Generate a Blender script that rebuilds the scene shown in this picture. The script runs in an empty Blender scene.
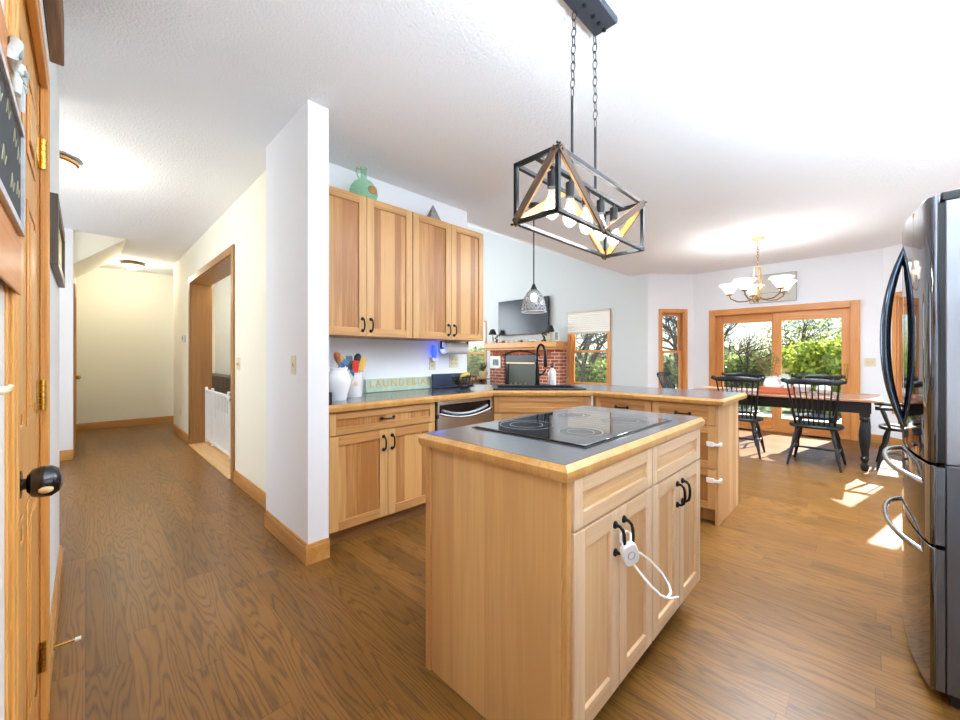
import bpy, bmesh, math, random
from mathutils import Vector, Matrix
random.seed(7)
scene = bpy.context.scene
COL = scene.collection

# ---------------------------------------------------------------- camera
S_, C_ = math.sin(math.radians(45.18)), math.cos(math.radians(45.18))
cam_d = bpy.data.cameras.new('camera')
cam_d.sensor_width = 36.0
cam_d.lens = 392.5 / 960 * 36
cam_d.shift_y = -3.5 / 960
cam_d.clip_start = 0.02
cam = bpy.data.objects.new('camera', cam_d)
COL.objects.link(cam)
cam.location = (0, 0, 1.215)
cam.rotation_euler = (math.pi / 2, 0, math.atan2(C_, S_) - math.pi / 2)
scene.camera = cam

# ---------------------------------------------------------------- sky, sun, exposure
world = bpy.data.worlds.new('world')
scene.world = world
world.use_nodes = True
wt = world.node_tree
wt.nodes.clear()
w_out = wt.nodes.new('ShaderNodeOutputWorld')
w_bg = wt.nodes.new('ShaderNodeBackground')
w_sky = wt.nodes.new('ShaderNodeTexSky')
w_sky.sky_type = 'NISHITA'
w_sky.sun_disc = False
w_sky.sun_elevation = math.radians(48)
w_sky.sun_rotation = math.radians(100)
w_sky.air_density = 1.0
w_sky.dust_density = 0.3
w_sky.ozone_density = 2.5
w_bg.inputs['Strength'].default_value = 0.095
wt.links.new(w_sky.outputs[0], w_bg.inputs[0])
wt.links.new(w_bg.outputs[0], w_out.inputs[0])


def add_light(name, kind, loc, energy, color=(1, 1, 1), direction=None, **kw):
    d = bpy.data.lights.new(name, kind)
    d.energy = energy
    d.color = color
    for k, v in kw.items():
        setattr(d, k, v)
    o = bpy.data.objects.new(name, d)
    COL.objects.link(o)
    o.location = loc
    if direction is not None:
        o.rotation_euler = Vector(direction).to_track_quat('-Z', 'Y').to_euler()
    return o


add_light('sun', 'SUN', (12, -3, 8), 14, (1, .95, .88), (-1, .22, -.62), angle=.01)
# unseen area lights added to brighten the rooms
add_light('rear_fill', 'AREA', (1.05, -1.02, 1.25), 8, (.80, .90, 1), (0, .8, 1.3), shape='RECTANGLE', size=1.7, size_y=1.5)  # fill added outside the unseen rear window, aimed up into the kitchen
add_light('living_fill', 'AREA', (3.75, 9.05, 1.9), 130, (.86, .93, 1), (0, -1, .5), shape='RECTANGLE', size=2.4, size_y=2.6)  # fill added out of view to brighten the fireplace room
add_light('kitchen_fill', 'AREA', (2.35, .75, 2.70), 10, (.9, .95, 1), (0, 0, -1), shape='DISK', size=.9)  # downward fill added over the kitchen, no fixture here
add_light('dining_fill', 'AREA', (4.6, .6, 2.70), 55, (.8, .91, 1), (0, 0, -1), shape='DISK', size=.9)  # downward fill added toward the dining area, no fixture here
add_light('stairwell_fill', 'AREA', (-2.07, 5.0, 1.7), 34, (.88, .94, 1), (1, 0, .1), shape='RECTANGLE', size=2.4, size_y=1.6)  # fill added to brighten the hall wall, no window built here
add_light('ceiling_fill', 'AREA', (.8, -.55, 1.7), 50, (.74, .88, 1), (0, 0, 1), shape='DISK', size=.45)  # bare upward light added to brighten the ceiling, no lamp stands here
add_light('fridge_top_fill', 'AREA', (2.6, -.52, 1.86), 17, (.74, .88, 1), (0, 0, 1), shape='RECTANGLE', size=.8, size_y=.5)  # upward fill added above the refrigerator for the ceiling
add_light('den_fill', 'AREA', (1.5, 6.6, 2.70), 14, (1, .98, .95), (0, 0, -1), shape='DISK', size=.4)  # fill added for the room behind the gate, no fixture here
scene.view_settings.view_transform = 'Standard'
scene.view_settings.look = 'None'
scene.view_settings.gamma = 1
scene.view_settings.use_curve_mapping = False
scene.view_settings.exposure = 1.05
scene.cycles.max_bounces = 10
scene.cycles.diffuse_bounces = 6
scene.cycles.transparent_max_bounces = 24
scene.cycles.sample_clamp_indirect = 6
scene.cycles.caustics_reflective = False
scene.cycles.caustics_refractive = False


# ---------------------------------------------------------------- materials
def srgb(r, g, b):
    def f(c):
        c /= 255
        return c / 12.92 if c <= .04045 else ((c + .055) / 1.055) ** 2.4
    return (f(r), f(g), f(b), 1)


MATS = {}


def new_mat(name):
    m = bpy.data.materials.new(name)
    m.use_nodes = True
    return m, m.node_tree, m.node_tree.nodes['Principled BSDF']


def plain(name, rgb, rough=.5, metal=0, bump=0, bscale=200, emit=None, estr=0, spec=.5, coat=0, var=0, vscale=8):
    if name in MATS:
        return MATS[name]
    m, t, b = new_mat(name)
    b.inputs['Base Color'].default_value = srgb(*rgb)
    b.inputs['Roughness'].default_value = rough
    b.inputs['Metallic'].default_value = metal
    b.inputs['Specular IOR Level'].default_value = spec
    b.inputs['Coat Weight'].default_value = coat
    if emit:
        b.inputs['Emission Color'].default_value = srgb(*emit)
        b.inputs['Emission Strength'].default_value = estr
    tc = t.nodes.new('ShaderNodeTexCoord')
    if bump:
        n = t.nodes.new('ShaderNodeTexNoise')
        n.inputs['Scale'].default_value = bscale
        n.inputs['Detail'].default_value = 3
        bp = t.nodes.new('ShaderNodeBump')
        bp.inputs['Strength'].default_value = bump
        bp.inputs['Distance'].default_value = .01
        t.links.new(tc.outputs['Object'], n.inputs['Vector'])
        t.links.new(n.outputs[0], bp.inputs['Height'])
        t.links.new(bp.outputs[0], b.inputs['Normal'])
    if var:
        n = t.nodes.new('ShaderNodeTexNoise')
        n.inputs['Scale'].default_value = vscale
        n.inputs['Detail'].default_value = 4
        r = t.nodes.new('ShaderNodeValToRGB')
        c = srgb(*rgb)
        r.color_ramp.elements[0].position = .3
        r.color_ramp.elements[1].position = .7
        r.color_ramp.elements[0].color = (c[0] * (1 - var), c[1] * (1 - var), c[2] * (1 - var), 1)
        r.color_ramp.elements[1].color = (min(1, c[0] * (1 + var)), min(1, c[1] * (1 + var)), min(1, c[2] * (1 + var)), 1)
        t.links.new(tc.outputs['Object'], n.inputs['Vector'])
        t.links.new(n.outputs[0], r.inputs[0])
        t.links.new(r.outputs[0], b.inputs['Base Color'])
    MATS[name] = m
    return m


AX = {'x': (1, 0, 0), 'y': (0, 1, 0), 'z': (0, 0, 1), 'd': (.7071, -.7071, 0), 'e': (.7071, .7071, 0)}


def wood(tone, axis='z', board=None, bw=.07, rough=.38):
    """tone: (light rgb, dark rgb); axis: the way the grain runs; board: across which axis glued boards change tone"""
    key = ('wood', tone, axis, board, bw)
    if key in MATS:
        return MATS[key]
    m, t, b = new_mat('wood_%s_%s%s' % (tone[0][0], axis, board or ''))
    N, L = t.nodes.new, t.links.new
    tc = N('ShaderNodeTexCoord')
    g = AX[axis]
    dot = N('ShaderNodeVectorMath'); dot.operation = 'DOT_PRODUCT'; dot.inputs[1].default_value = g
    L(tc.outputs['Object'], dot.inputs[0])

    def stretched(cross, along):
        sc = N('ShaderNodeVectorMath'); sc.operation = 'SCALE'; sc.inputs['Scale'].default_value = cross
        L(tc.outputs['Object'], sc.inputs[0])
        mu = N('ShaderNodeMath'); mu.operation = 'MULTIPLY'; mu.inputs[1].default_value = along - cross
        L(dot.outputs['Value'], mu.inputs[0])
        s2 = N('ShaderNodeVectorMath'); s2.operation = 'SCALE'; s2.inputs[0].default_value = g
        L(mu.outputs[0], s2.inputs['Scale'])
        ad = N('ShaderNodeVectorMath'); ad.operation = 'ADD'
        L(sc.outputs[0], ad.inputs[0]); L(s2.outputs[0], ad.inputs[1])
        return ad.outputs[0]
    n1 = N('ShaderNodeTexNoise'); n1.inputs['Scale'].default_value = 1; n1.inputs['Detail'].default_value = 3
    L(stretched(110, 3), n1.inputs['Vector'])
    n2 = N('ShaderNodeTexNoise'); n2.inputs['Scale'].default_value = 1; n2.inputs['Detail'].default_value = 2; n2.inputs['Distortion'].default_value = .6
    L(stretched(17, 1.1), n2.inputs['Vector'])
    mx = N('ShaderNodeMix'); mx.data_type = 'FLOAT'; mx.inputs[0].default_value = .55
    L(n1.outputs[0], mx.inputs[2]); L(n2.outputs[0], mx.inputs[3])
    val = mx.outputs[0]
    if board:
        bd = N('ShaderNodeVectorMath'); bd.operation = 'DOT_PRODUCT'; bd.inputs[1].default_value = AX[board]
        L(tc.outputs['Object'], bd.inputs[0])
        dv = N('ShaderNodeMath'); dv.operation = 'DIVIDE'; dv.inputs[1].default_value = bw; L(bd.outputs['Value'], dv.inputs[0])
        fl = N('ShaderNodeMath'); fl.operation = 'FLOOR'; L(dv.outputs[0], fl.inputs[0])
        wn = N('ShaderNodeTexWhiteNoise'); wn.noise_dimensions = '1D'; L(fl.outputs[0], wn.inputs['W'])
        m2 = N('ShaderNodeMath'); m2.operation = 'MULTIPLY_ADD'; m2.inputs[1].default_value = .5; L(wn.outputs['Value'], m2.inputs[0])
        sb = N('ShaderNodeMath'); sb.operation = 'SUBTRACT'; sb.inputs[1].default_value = .25; L(val, sb.inputs[0])
        L(sb.outputs[0], m2.inputs[2])
        val = m2.outputs[0]
    r = N('ShaderNodeValToRGB')
    r.color_ramp.elements[0].position = .28; r.color_ramp.elements[0].color = srgb(*tone[1])
    r.color_ramp.elements[1].position = .66; r.color_ramp.elements[1].color = srgb(*tone[0])
    L(val, r.inputs[0])
    L(r.outputs[0], b.inputs['Base Color'])
    b.inputs['Roughness'].default_value = rough
    MATS[key] = m
    return m


HICK = ((204, 156, 98), (160, 106, 54))      # cabinet doors
HICKL = ((208, 164, 108), (184, 136, 82))    # pale stiles
PANEL = ((214, 172, 112), (196, 150, 92))     # island end panel
EDGE = ((206, 158, 92), (176, 124, 64))       # counter edging
TRIM = ((204, 150, 82), (172, 116, 56))       # hall casings and baseboards
WINW = ((222, 158, 92), (196, 126, 64))       # window and patio door wood
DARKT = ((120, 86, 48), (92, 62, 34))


def floor_mat():
    m, t, b = new_mat('oak_laminate_planks')
    N, L = t.nodes.new, t.links.new

    def M(op, a, bb=None, c=None):
        n = N('ShaderNodeMath'); n.operation = op
        for i, v in enumerate((a, bb, c)):
            if v is None:
                continue
            if isinstance(v, (int, float)):
                n.inputs[i].default_value = v
            else:
                L(v, n.inputs[i])
        return n.outputs[0]
    tc = N('ShaderNodeTexCoord')
    sx = N('ShaderNodeSeparateXYZ'); L(tc.outputs['Object'], sx.inputs[0])
    X, Y = sx.outputs['X'], sx.outputs['Y']
    W, LEN = .128, 1.2
    xr = M('DIVIDE', X, W)
    row = M('FLOOR', xr)
    w1 = N('ShaderNodeTexWhiteNoise'); w1.noise_dimensions = '1D'; L(row, w1.inputs['W'])
    yr = M('ADD', M('DIVIDE', Y, LEN), M('MULTIPLY', w1.outputs['Value'], 7.3))
    idx = M('FLOOR', yr)
    cb = N('ShaderNodeCombineXYZ'); L(row, cb.inputs[0]); L(idx, cb.inputs[1])
    w2 = N('ShaderNodeTexWhiteNoise'); w2.noise_dimensions = '2D'; L(cb.outputs[0], w2.inputs['Vector'])
    rnd = w2.outputs['Value']
    # cathedral grain, its origin shifted from plank to plank
    cv = N('ShaderNodeCombineXYZ')
    L(M('ADD', X, M('MULTIPLY', rnd, 31.0)), cv.inputs[0]); L(M('MULTIPLY', Y, .08), cv.inputs[1]); L(M('MULTIPLY', rnd, 9.0), cv.inputs[2])
    ns = N('ShaderNodeTexNoise'); ns.inputs['Scale'].default_value = 8.0; ns.inputs['Detail'].default_value = 2.0
    L(cv.outputs[0], ns.inputs['Vector'])
    ring = M('SINE', M('MULTIPLY', ns.outputs[0], 130.0))
    fine = N('ShaderNodeTexNoise'); fine.inputs['Scale'].default_value = 1; fine.inputs['Detail'].default_value = 3
    fv = N('ShaderNodeCombineXYZ')
    L(M('MULTIPLY', X, 300.0), fv.inputs[0]); L(M('MULTIPLY', Y, 14.0), fv.inputs[1]); L(M('MULTIPLY', rnd, 50.0), fv.inputs[2])
    L(fv.outputs[0], fine.inputs['Vector'])
    grain = M('MULTIPLY', M('POWER', M('MULTIPLY_ADD', ring, .5, .5), 3.0), M('MULTIPLY_ADD', fine.outputs[0], 1.3, .1))
    r = N('ShaderNodeValToRGB')
    e = r.color_ramp.elements
    e[0].position = 0; e[0].color = srgb(144, 100, 46)
    e[1].position = 1; e[1].color = srgb(78, 48, 20)
    gm = M('MULTIPLY_ADD', fine.outputs[0], .35, M('MULTIPLY', grain, .6))
    L(gm, r.inputs[0])
    hs = N('ShaderNodeHueSaturation'); L(r.outputs[0], hs.inputs['Color'])
    L(M('MULTIPLY_ADD', rnd, .34, .74), hs.inputs['Value'])
    fx = M('FRACT', xr); fy = M('FRACT', yr)
    seam = M('MAXIMUM', M('LESS_THAN', fx, .016), M('LESS_THAN', fy, .0022))
    mx = N('ShaderNodeMix'); mx.data_type = 'RGBA'
    L(M('MULTIPLY', seam, .5), mx.inputs[0]); L(hs.outputs[0], mx.inputs[6]); mx.inputs[7].default_value = srgb(66, 42, 22)
    L(mx.outputs[2], b.inputs['Base Color'])
    b.inputs['Roughness'].default_value = .34
    b.inputs['Specular IOR Level'].default_value = .32
    bp = N('ShaderNodeBump'); bp.inputs['Strength'].default_value = .12; bp.inputs['Distance'].default_value = .002
    L(M('SUBTRACT', 1.0, M('ADD', M('MULTIPLY', grain, .5), seam)), bp.inputs['Height'])
    L(bp.outputs[0], b.inputs['Normal'])
    return m


def brick_mat():
    m, t, b = new_mat('red_brick')
    N, L = t.nodes.new, t.links.new
    tc = N('ShaderNodeTexCoord')
    sx = N('ShaderNodeSeparateXYZ'); L(tc.outputs['Object'], sx.inputs[0])
    ad = N('ShaderNodeMath'); ad.operation = 'ADD'; L(sx.outputs['X'], ad.inputs[0]); L(sx.outputs['Y'], ad.inputs[1])
    cb = N('ShaderNodeCombineXYZ'); L(ad.outputs[0], cb.inputs[0]); L(sx.outputs['Z'], cb.inputs[1])
    br = N('ShaderNodeTexBrick')
    br.inputs['Scale'].default_value = 1
    br.inputs['Brick Width'].default_value = .21
    br.inputs['Row Height'].default_value = .072
    br.inputs['Mortar Size'].default_value = .007
    br.inputs['Color1'].default_value = srgb(182, 100, 66)
    br.inputs['Color2'].default_value = srgb(142, 70, 46)
    br.inputs['Mortar'].default_value = srgb(220, 198, 180)
    L(cb.outputs[0], br.inputs['Vector'])
    L(br.outputs['Color'], b.inputs['Base Color'])
    b.inputs['Roughness'].default_value = .85
    return m


def glass_pane_mat():
    m, t, b = new_mat('window_glass')
    N, L = t.nodes.new, t.links.new
    t.nodes.remove(b)
    tr = N('ShaderNodeBsdfTransparent'); tr.inputs[0].default_value = (.96, .98, .98, 1)
    gl = N('ShaderNodeBsdfGlossy'); gl.inputs['Roughness'].default_value = .02
    fr = N('ShaderNodeFresnel'); fr.inputs['IOR'].default_value = 1.35
    mx = N('ShaderNodeMixShader')
    L(fr.outputs[0], mx.inputs[0]); L(tr.outputs[0], mx.inputs[1]); L(gl.outputs[0], mx.inputs[2])
    L(mx.outputs[0], t.nodes['Material Output'].inputs[0])
    return m


def clear_mat(name, rgb, alpha_mix=.35, rough=.05):
    m, t, b = new_mat(name)
    N, L = t.nodes.new, t.links.new
    tr = N('ShaderNodeBsdfTransparent'); tr.inputs[0].default_value = srgb(*rgb)
    b.inputs['Base Color'].default_value = srgb(*rgb)
    b.inputs['Roughness'].default_value = rough
    mx = N('ShaderNodeMixShader'); mx.inputs[0].default_value = alpha_mix
    L(tr.outputs[0], mx.inputs[1]); L(b.outputs[0], mx.inputs[2])
    L(mx.outputs[0], t.nodes['Material Output'].inputs[0])
    return m


def hammered_glass():
    m, t, b = new_mat('crackled_clear_glass')
    N, L = t.nodes.new, t.links.new
    tc = N('ShaderNodeTexCoord')
    vo = N('ShaderNodeTexVoronoi'); vo.feature = 'DISTANCE_TO_EDGE'; vo.inputs['Scale'].default_value = 34
    L(tc.outputs['Object'], vo.inputs['Vector'])
    rp = N('ShaderNodeValToRGB')
    rp.color_ramp.elements[0].position = .10; rp.color_ramp.elements[0].color = (.6, .6, .6, 1)
    rp.color_ramp.elements[1].position = .22; rp.color_ramp.elements[1].color = (.06, .06, .06, 1)
    L(vo.outputs[0], rp.inputs[0])
    tr = N('ShaderNodeBsdfTransparent'); tr.inputs[0].default_value = (.8, .82, .84, 1)
    b.inputs['Base Color'].default_value = srgb(176, 178, 182)
    b.inputs['Roughness'].default_value = .08
    mx = N('ShaderNodeMixShader')
    L(rp.outputs[0], mx.inputs[0]); L(tr.outputs[0], mx.inputs[1]); L(b.outputs[0], mx.inputs[2])
    L(mx.outputs[0], t.nodes['Material Output'].inputs[0])
    return m


def leaf_mat(name, c1, c2):
    m, t, b = new_mat(name)
    N, L = t.nodes.new, t.links.new
    geo = N('ShaderNodeNewGeometry')
    r = N('ShaderNodeValToRGB')
    r.color_ramp.elements[0].color = srgb(*c1); r.color_ramp.elements[1].color = srgb(*c2)
    L(geo.outputs['Random Per Island'], r.inputs[0])
    L(r.outputs[0], b.inputs['Base Color'])
    b.inputs['Roughness'].default_value = .6
    tl = N('ShaderNodeBsdfTranslucent'); L(r.outputs[0], tl.inputs[0])
    mx = N('ShaderNodeMixShader'); mx.inputs[0].default_value = .35
    L(b.outputs[0], mx.inputs[1]); L(tl.outputs[0], mx.inputs[2])
    L(mx.outputs[0], t.nodes['Material Output'].inputs[0])
    return m


def brushed(name, rgb, rough=.25, axis='z', metal=1.0):
    m, t, b = new_mat(name)
    N, L = t.nodes.new, t.links.new
    tc = N('ShaderNodeTexCoord')
    mp = N('ShaderNodeMapping')
    mp.inputs['Scale'].default_value = {'z': (300, 300, 3), 'x': (3, 300, 300), 'y': (300, 3, 300)}[axis]
    L(tc.outputs['Object'], mp.inputs[0])
    n = N('ShaderNodeTexNoise'); n.inputs['Scale'].default_value = 1; n.inputs['Detail'].default_value = 2
    L(mp.outputs[0], n.inputs['Vector'])
    ma = N('ShaderNodeMapRange'); ma.inputs['To Min'].default_value = rough * .8; ma.inputs['To Max'].default_value = rough * 1.25
    L(n.outputs[0], ma.inputs[0]); L(ma.outputs[0], b.inputs['Roughness'])
    b.inputs['Base Color'].default_value = srgb(*rgb)
    b.inputs['Metallic'].default_value = metal
    return m


WHITE = plain('white_wall_paint', (236, 239, 243), .75, bump=.06, bscale=260)
CREAM = plain('cream_wall_paint', (240, 236, 218), .75, bump=.06, bscale=260)
GREY = plain('grey_wall_paint', (205, 209, 207), .8, bump=.05, bscale=260)
CEIL = plain('textured_ceiling_paint', (240, 243, 247), .9, bump=.7, bscale=95)
FLOOR = floor_mat()
BRICK = brick_mat()
GLASS = glass_pane_mat()
LAMIN = plain('charcoal_laminate', (78, 80, 87), .2, spec=.7, var=.08, vscale=300, coat=.5)
LAMIN.node_tree.nodes['Principled BSDF'].inputs['Coat Roughness'].default_value = .2
BLACKM = plain('oil_rubbed_black_metal', (30, 28, 28), .32, metal=.7)
BLACK = plain('black_matte', (20, 20, 22), .45)
BLACKP = plain('black_painted_wood', (17, 20, 25), .34, spec=.5)
BRASS = plain('polished_brass', (214, 170, 84), .22, metal=1)
ABRASS = plain('antique_brass', (150, 116, 72), .35, metal=1)
PLW = plain('white_plastic', (238, 238, 236), .35)
IVORY = plain('ivory_plastic', (222, 212, 184), .45)
CERAM = plain('white_ceramic', (240, 240, 240), .15)
STEEL = brushed('stainless_steel', (196, 198, 200), .24, 'x')
FRDK = brushed('black_stainless', (116, 119, 126), .05, 'z')
FRSIDE = brushed('grey_fridge_side', (160, 164, 170), .38, 'z', .75)
BLUESTEEL = brushed('dark_blue_steel', (92, 106, 124), .16, 'z')


# ---------------------------------------------------------------- mesh building
class MB:
    def __init__(s):
        s.v, s.f, s.m = [], [], []

    def add(s, vs, fs, m=0):
        b = len(s.v)
        s.v += [tuple(v) for v in vs]
        s.f += [tuple(b + i for i in f) for f in fs]
        s.m += [m] * len(fs)
        return s

    def box(s, x0, y0, z0, x1, y1, z1, m=0):
        x0, x1 = sorted((x0, x1)); y0, y1 = sorted((y0, y1)); z0, z1 = sorted((z0, z1))
        vs = [(x, y, z) for z in (z0, z1) for x, y in ((x0, y0), (x1, y0), (x1, y1), (x0, y1))]
        return s.add(vs, [(3, 2, 1, 0), (4, 5, 6, 7), (0, 1, 5, 4), (1, 2, 6, 5), (2, 3, 7, 6), (3, 0, 4, 7)], m)

    def bar(s, p, q, w, h, up=(0, 0, 1), m=0):
        p, q = Vector(p), Vector(q)
        d = (q - p).normalized()
        up = Vector(up)
        a = d.cross(up)
        if a.length < 1e-4:
            a = d.cross(Vector((1, 0, 0)))
        a.normalize()
        c = a.cross(d)
        o = [(-w / 2, -h / 2), (w / 2, -h / 2), (w / 2, h / 2), (-w / 2, h / 2)]
        vs = [e + a * i + c * j for e in (p, q) for i, j in o]
        return s.add(vs, [(0, 1, 2, 3), (7, 6, 5, 4), (4, 5, 1, 0), (5, 6, 2, 1), (6, 7, 3, 2), (7, 4, 0, 3)], m)

    def tube(s, pts, r, seg=8, closed=False, m=0, flat=1.0, up=None):
        pts = [Vector(p) for p in pts]
        n = len(pts)
        rs = r if isinstance(r, (list, tuple)) else [r] * n
        vs = []
        ref = None
        for i, p in enumerate(pts):
            if closed:
                d = pts[(i + 1) % n] - pts[i - 1]
            else:
                d = pts[min(i + 1, n - 1)] - pts[max(i - 1, 0)]
            d.normalize()
            if up is not None:
                ref = Vector(up)
            elif ref is None:
                ref = Vector((0, 0, 1)) if abs(d.z) < .9 else Vector((1, 0, 0))
            a = d.cross(ref)
            if a.length < 1e-5:
                a = d.cross(Vector((.3, .8, .5)))
            a.normalize()
            c = a.cross(d).normalized()
            if up is None:
                ref = c
            for k in range(seg):
                t = 2 * math.pi * k / seg
                vs.append(p + a * (math.cos(t) * rs[i] * flat) + c * (math.sin(t) * rs[i]))
        fs = []
        for i in range(n if closed else n - 1):
            j = (i + 1) % n
            for k in range(seg):
                k2 = (k + 1) % seg
                fs.append((i * seg + k, i * seg + k2, j * seg + k2, j * seg + k))
        if not closed:
            fs.append(tuple(range(seg - 1, -1, -1)))
            fs.append(tuple((n - 1) * seg + k for k in range(seg)))
        return s.add(vs, fs, m)

    def cyl(s, p, q, r, r2=None, seg=16, m=0):
        return s.tube([p, q], [r, r if r2 is None else r2], seg, m=m)

    def lathe(s, c, prof, seg=24, m=0, wob=0, nw=5, cap=True):
        c = Vector(c)
        vs = []
        for r, z in prof:
            for k in range(seg):
                t = 2 * math.pi * k / seg
                rr = r * (1 + wob * math.cos(nw * t) * (z / prof[-1][1] if prof[-1][1] else 0))
                vs.append(c + Vector((rr * math.cos(t), rr * math.sin(t), z)))
        fs = []
        for i in range(len(prof) - 1):
            for k in range(seg):
                k2 = (k + 1) % seg
                fs.append((i * seg + k, i * seg + k2, (i + 1) * seg + k2, (i + 1) * seg + k))
        if cap and prof[0][0] > 1e-4:
            fs.append(tuple(range(seg - 1, -1, -1)))
        return s.add(vs, fs, m)

    def sphere(s, c, r, seg=14, rings=9, sc=(1, 1, 1), m=0):
        c = Vector(c)
        vs, fs = [], []
        for i in range(rings + 1):
            a = math.pi * i / rings
            for k in range(seg):
                t = 2 * math.pi * k / seg
                vs.append(c + Vector((r * sc[0] * math.sin(a) * math.cos(t), r * sc[1] * math.sin(a) * math.sin(t), -r * sc[2] * math.cos(a))))
        for i in range(rings):
            for k in range(seg):
                k2 = (k + 1) % seg
                fs.append((i * seg + k, i * seg + k2, (i + 1) * seg + k2, (i + 1) * seg + k))
        return s.add(vs, fs, m)

    def prism(s, poly, z0, z1, m=0):
        n = len(poly)
        vs = [(x, y, z0) for x, y in poly] + [(x, y, z1) for x, y in poly]
        fs = [tuple(range(n - 1, -1, -1)), tuple(range(n, 2 * n))]
        fs += [(i, (i + 1) % n, n + (i + 1) % n, n + i) for i in range(n)]
        return s.add(vs, fs, m)

    def extrude(s, poly3, vec, m=0):
        n = len(poly3)
        v = Vector(vec)
        a = [Vector(p) for p in poly3]
        vs = a + [p + v for p in a]
        fs = [tuple(range(n - 1, -1, -1)), tuple(range(n, 2 * n))]
        fs += [(i, (i + 1) % n, n + (i + 1) % n, n + i) for i in range(n)]
        return s.add(vs, fs, m)


class Face:
    """a vertical face: o + u*a + n*d, n pointing to the viewer's side"""
    def __init__(s, o, u, n):
        s.o, s.u, s.n = Vector((o[0], o[1], 0)), Vector((u[0], u[1], 0)), Vector((n[0], n[1], 0))

    def P(s, a, d, z):
        return s.o + s.u * a + s.n * d + Vector((0, 0, z))

    def box(s, mb, a0, a1, d0, d1, z0, z1, m=0):
        vs = [s.P(a, d, z) for z in (z0, z1) for a, d in ((a0, d0), (a1, d0), (a1, d1), (a0, d1))]
        return mb.add(vs, [(3, 2, 1, 0), (4, 5, 6, 7), (0, 1, 5, 4), (1, 2, 6, 5), (2, 3, 7, 6), (3, 0, 4, 7)], m)


def link(o):
    COL.objects.link(o)
    return o


def wloc(o):
    v = Vector((0, 0, 0))
    while o is not None:
        v += o.location
        o = o.parent
    return v


def build(name, mb, mats, parent=None, bevel=0, label=None, smooth=True, bseg=2):
    off = wloc(parent) if parent is not None else Vector((0, 0, 0))
    me = bpy.data.meshes.new(name)
    me.from_pydata([tuple(Vector(v) - off) for v in mb.v], [], mb.f)
    bm = bmesh.new(); bm.from_mesh(me)
    bmesh.ops.recalc_face_normals(bm, faces=bm.faces)
    bm.to_mesh(me); bm.free()
    mats = mats if isinstance(mats, (list, tuple)) else [mats]
    for m in mats:
        me.materials.append(m)
    if len(mats) > 1:
        me.polygons.foreach_set('material_index', mb.m)
    if smooth:
        me.shade_smooth()
        me.set_sharp_from_angle(angle=math.radians(38))
    o = link(bpy.data.objects.new(name, me))
    if parent is not None:
        o.parent = parent
    if bevel:
        md = o.modifiers.new('bevel', 'BEVEL'); md.width = bevel; md.segments = bseg; md.limit_method = 'ANGLE'
        md.harden_normals = False
    if label:
        o['label'] = label
    return o


def tag(o, label, cat, group=None, kind=None):
    o['label'] = label; o['category'] = cat
    if group: o['group'] = group
    if kind: o['kind'] = kind
    return o


def thing(name, label, cat, loc=(0, 0, 0), group=None, kind=None):
    o = link(bpy.data.objects.new(name, None))
    o.location = loc
    o.empty_display_size = .1
    return tag(o, label, cat, group, kind)


def single(name, mb, mats, label, cat, group=None, kind=None, **kw):
    return tag(build(name, mb, mats, None, **kw), label, cat, group, kind)


def dup(root, loc, rz=None, label=None, group=None):
    r = root.copy(); link(r); r.location = loc
    if rz is not None: r.rotation_euler = (0, 0, rz)
    if label: r['label'] = label
    if group: r['group'] = group
    for ch in list(root.children):
        c = ch.copy(); link(c); c.parent = r
        for g in list(ch.children):
            d = g.copy(); link(d); d.parent = c
    return r


# ---------------------------------------------------------------- the setting
CZ = 2.72


def wall(name, F, a0, a1, z0, z1, thick, mat, label, holes=()):
    mb = MB()
    ed = sorted({a0, a1, *[h[0] for h in holes], *[h[1] for h in holes]})
    for i in range(len(ed) - 1):
        lo, hi = ed[i], ed[i + 1]
        zz = [z0]
        for h in sorted(holes, key=lambda h: h[2]):
            if h[0] <= lo and h[1] >= hi:
                zz += [h[2], h[3]]
        zz.append(z1)
        for j in range(0, len(zz), 2):
            if zz[j + 1] - zz[j] > 1e-4:
                F.box(mb, lo, hi, -thick, 0, zz[j], zz[j + 1])
    o = single(name, mb, mat, label, 'wall', kind='structure', smooth=False)
    return o


mb = MB().box(-2.2, -1.2, -.1, 8.0, 9.4, 0)
single('floor', mb, FLOOR, 'brown oak plank floor running through kitchen, hall and dining area', 'floor', kind='structure', smooth=False)
mb = MB().box(1.16, 4.47, 0, 1.82, 9.2, .004)
single('floor_den', mb, plain('cream_carpet', (214, 206, 192), .95, bump=.4, bscale=400), 'pale floor of the room behind the white gate', 'floor', kind='structure', smooth=False)
mb = MB().box(-2.2, -1.2, CZ, 8.0, 3.2, CZ + .1).box(-2.2, 3.2, CZ, 1.86, 9.4, CZ + .1)
single('ceiling', mb, CEIL, 'flat white textured ceiling over kitchen, hall and dining area', 'ceiling', kind='structure', smooth=False)
mb = MB()
mb.extrude([(1.9, 3.2, CZ), (7.4, 3.2, CZ), (7.4, 9.3, CZ + .45 * 6.1), (1.9, 9.3, CZ + .45 * 6.1)], (0, 0, .1))
single('ceiling_vault', mb, CEIL, 'sloping white ceiling rising over the fireplace room', 'ceiling', kind='structure', smooth=False)

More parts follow.
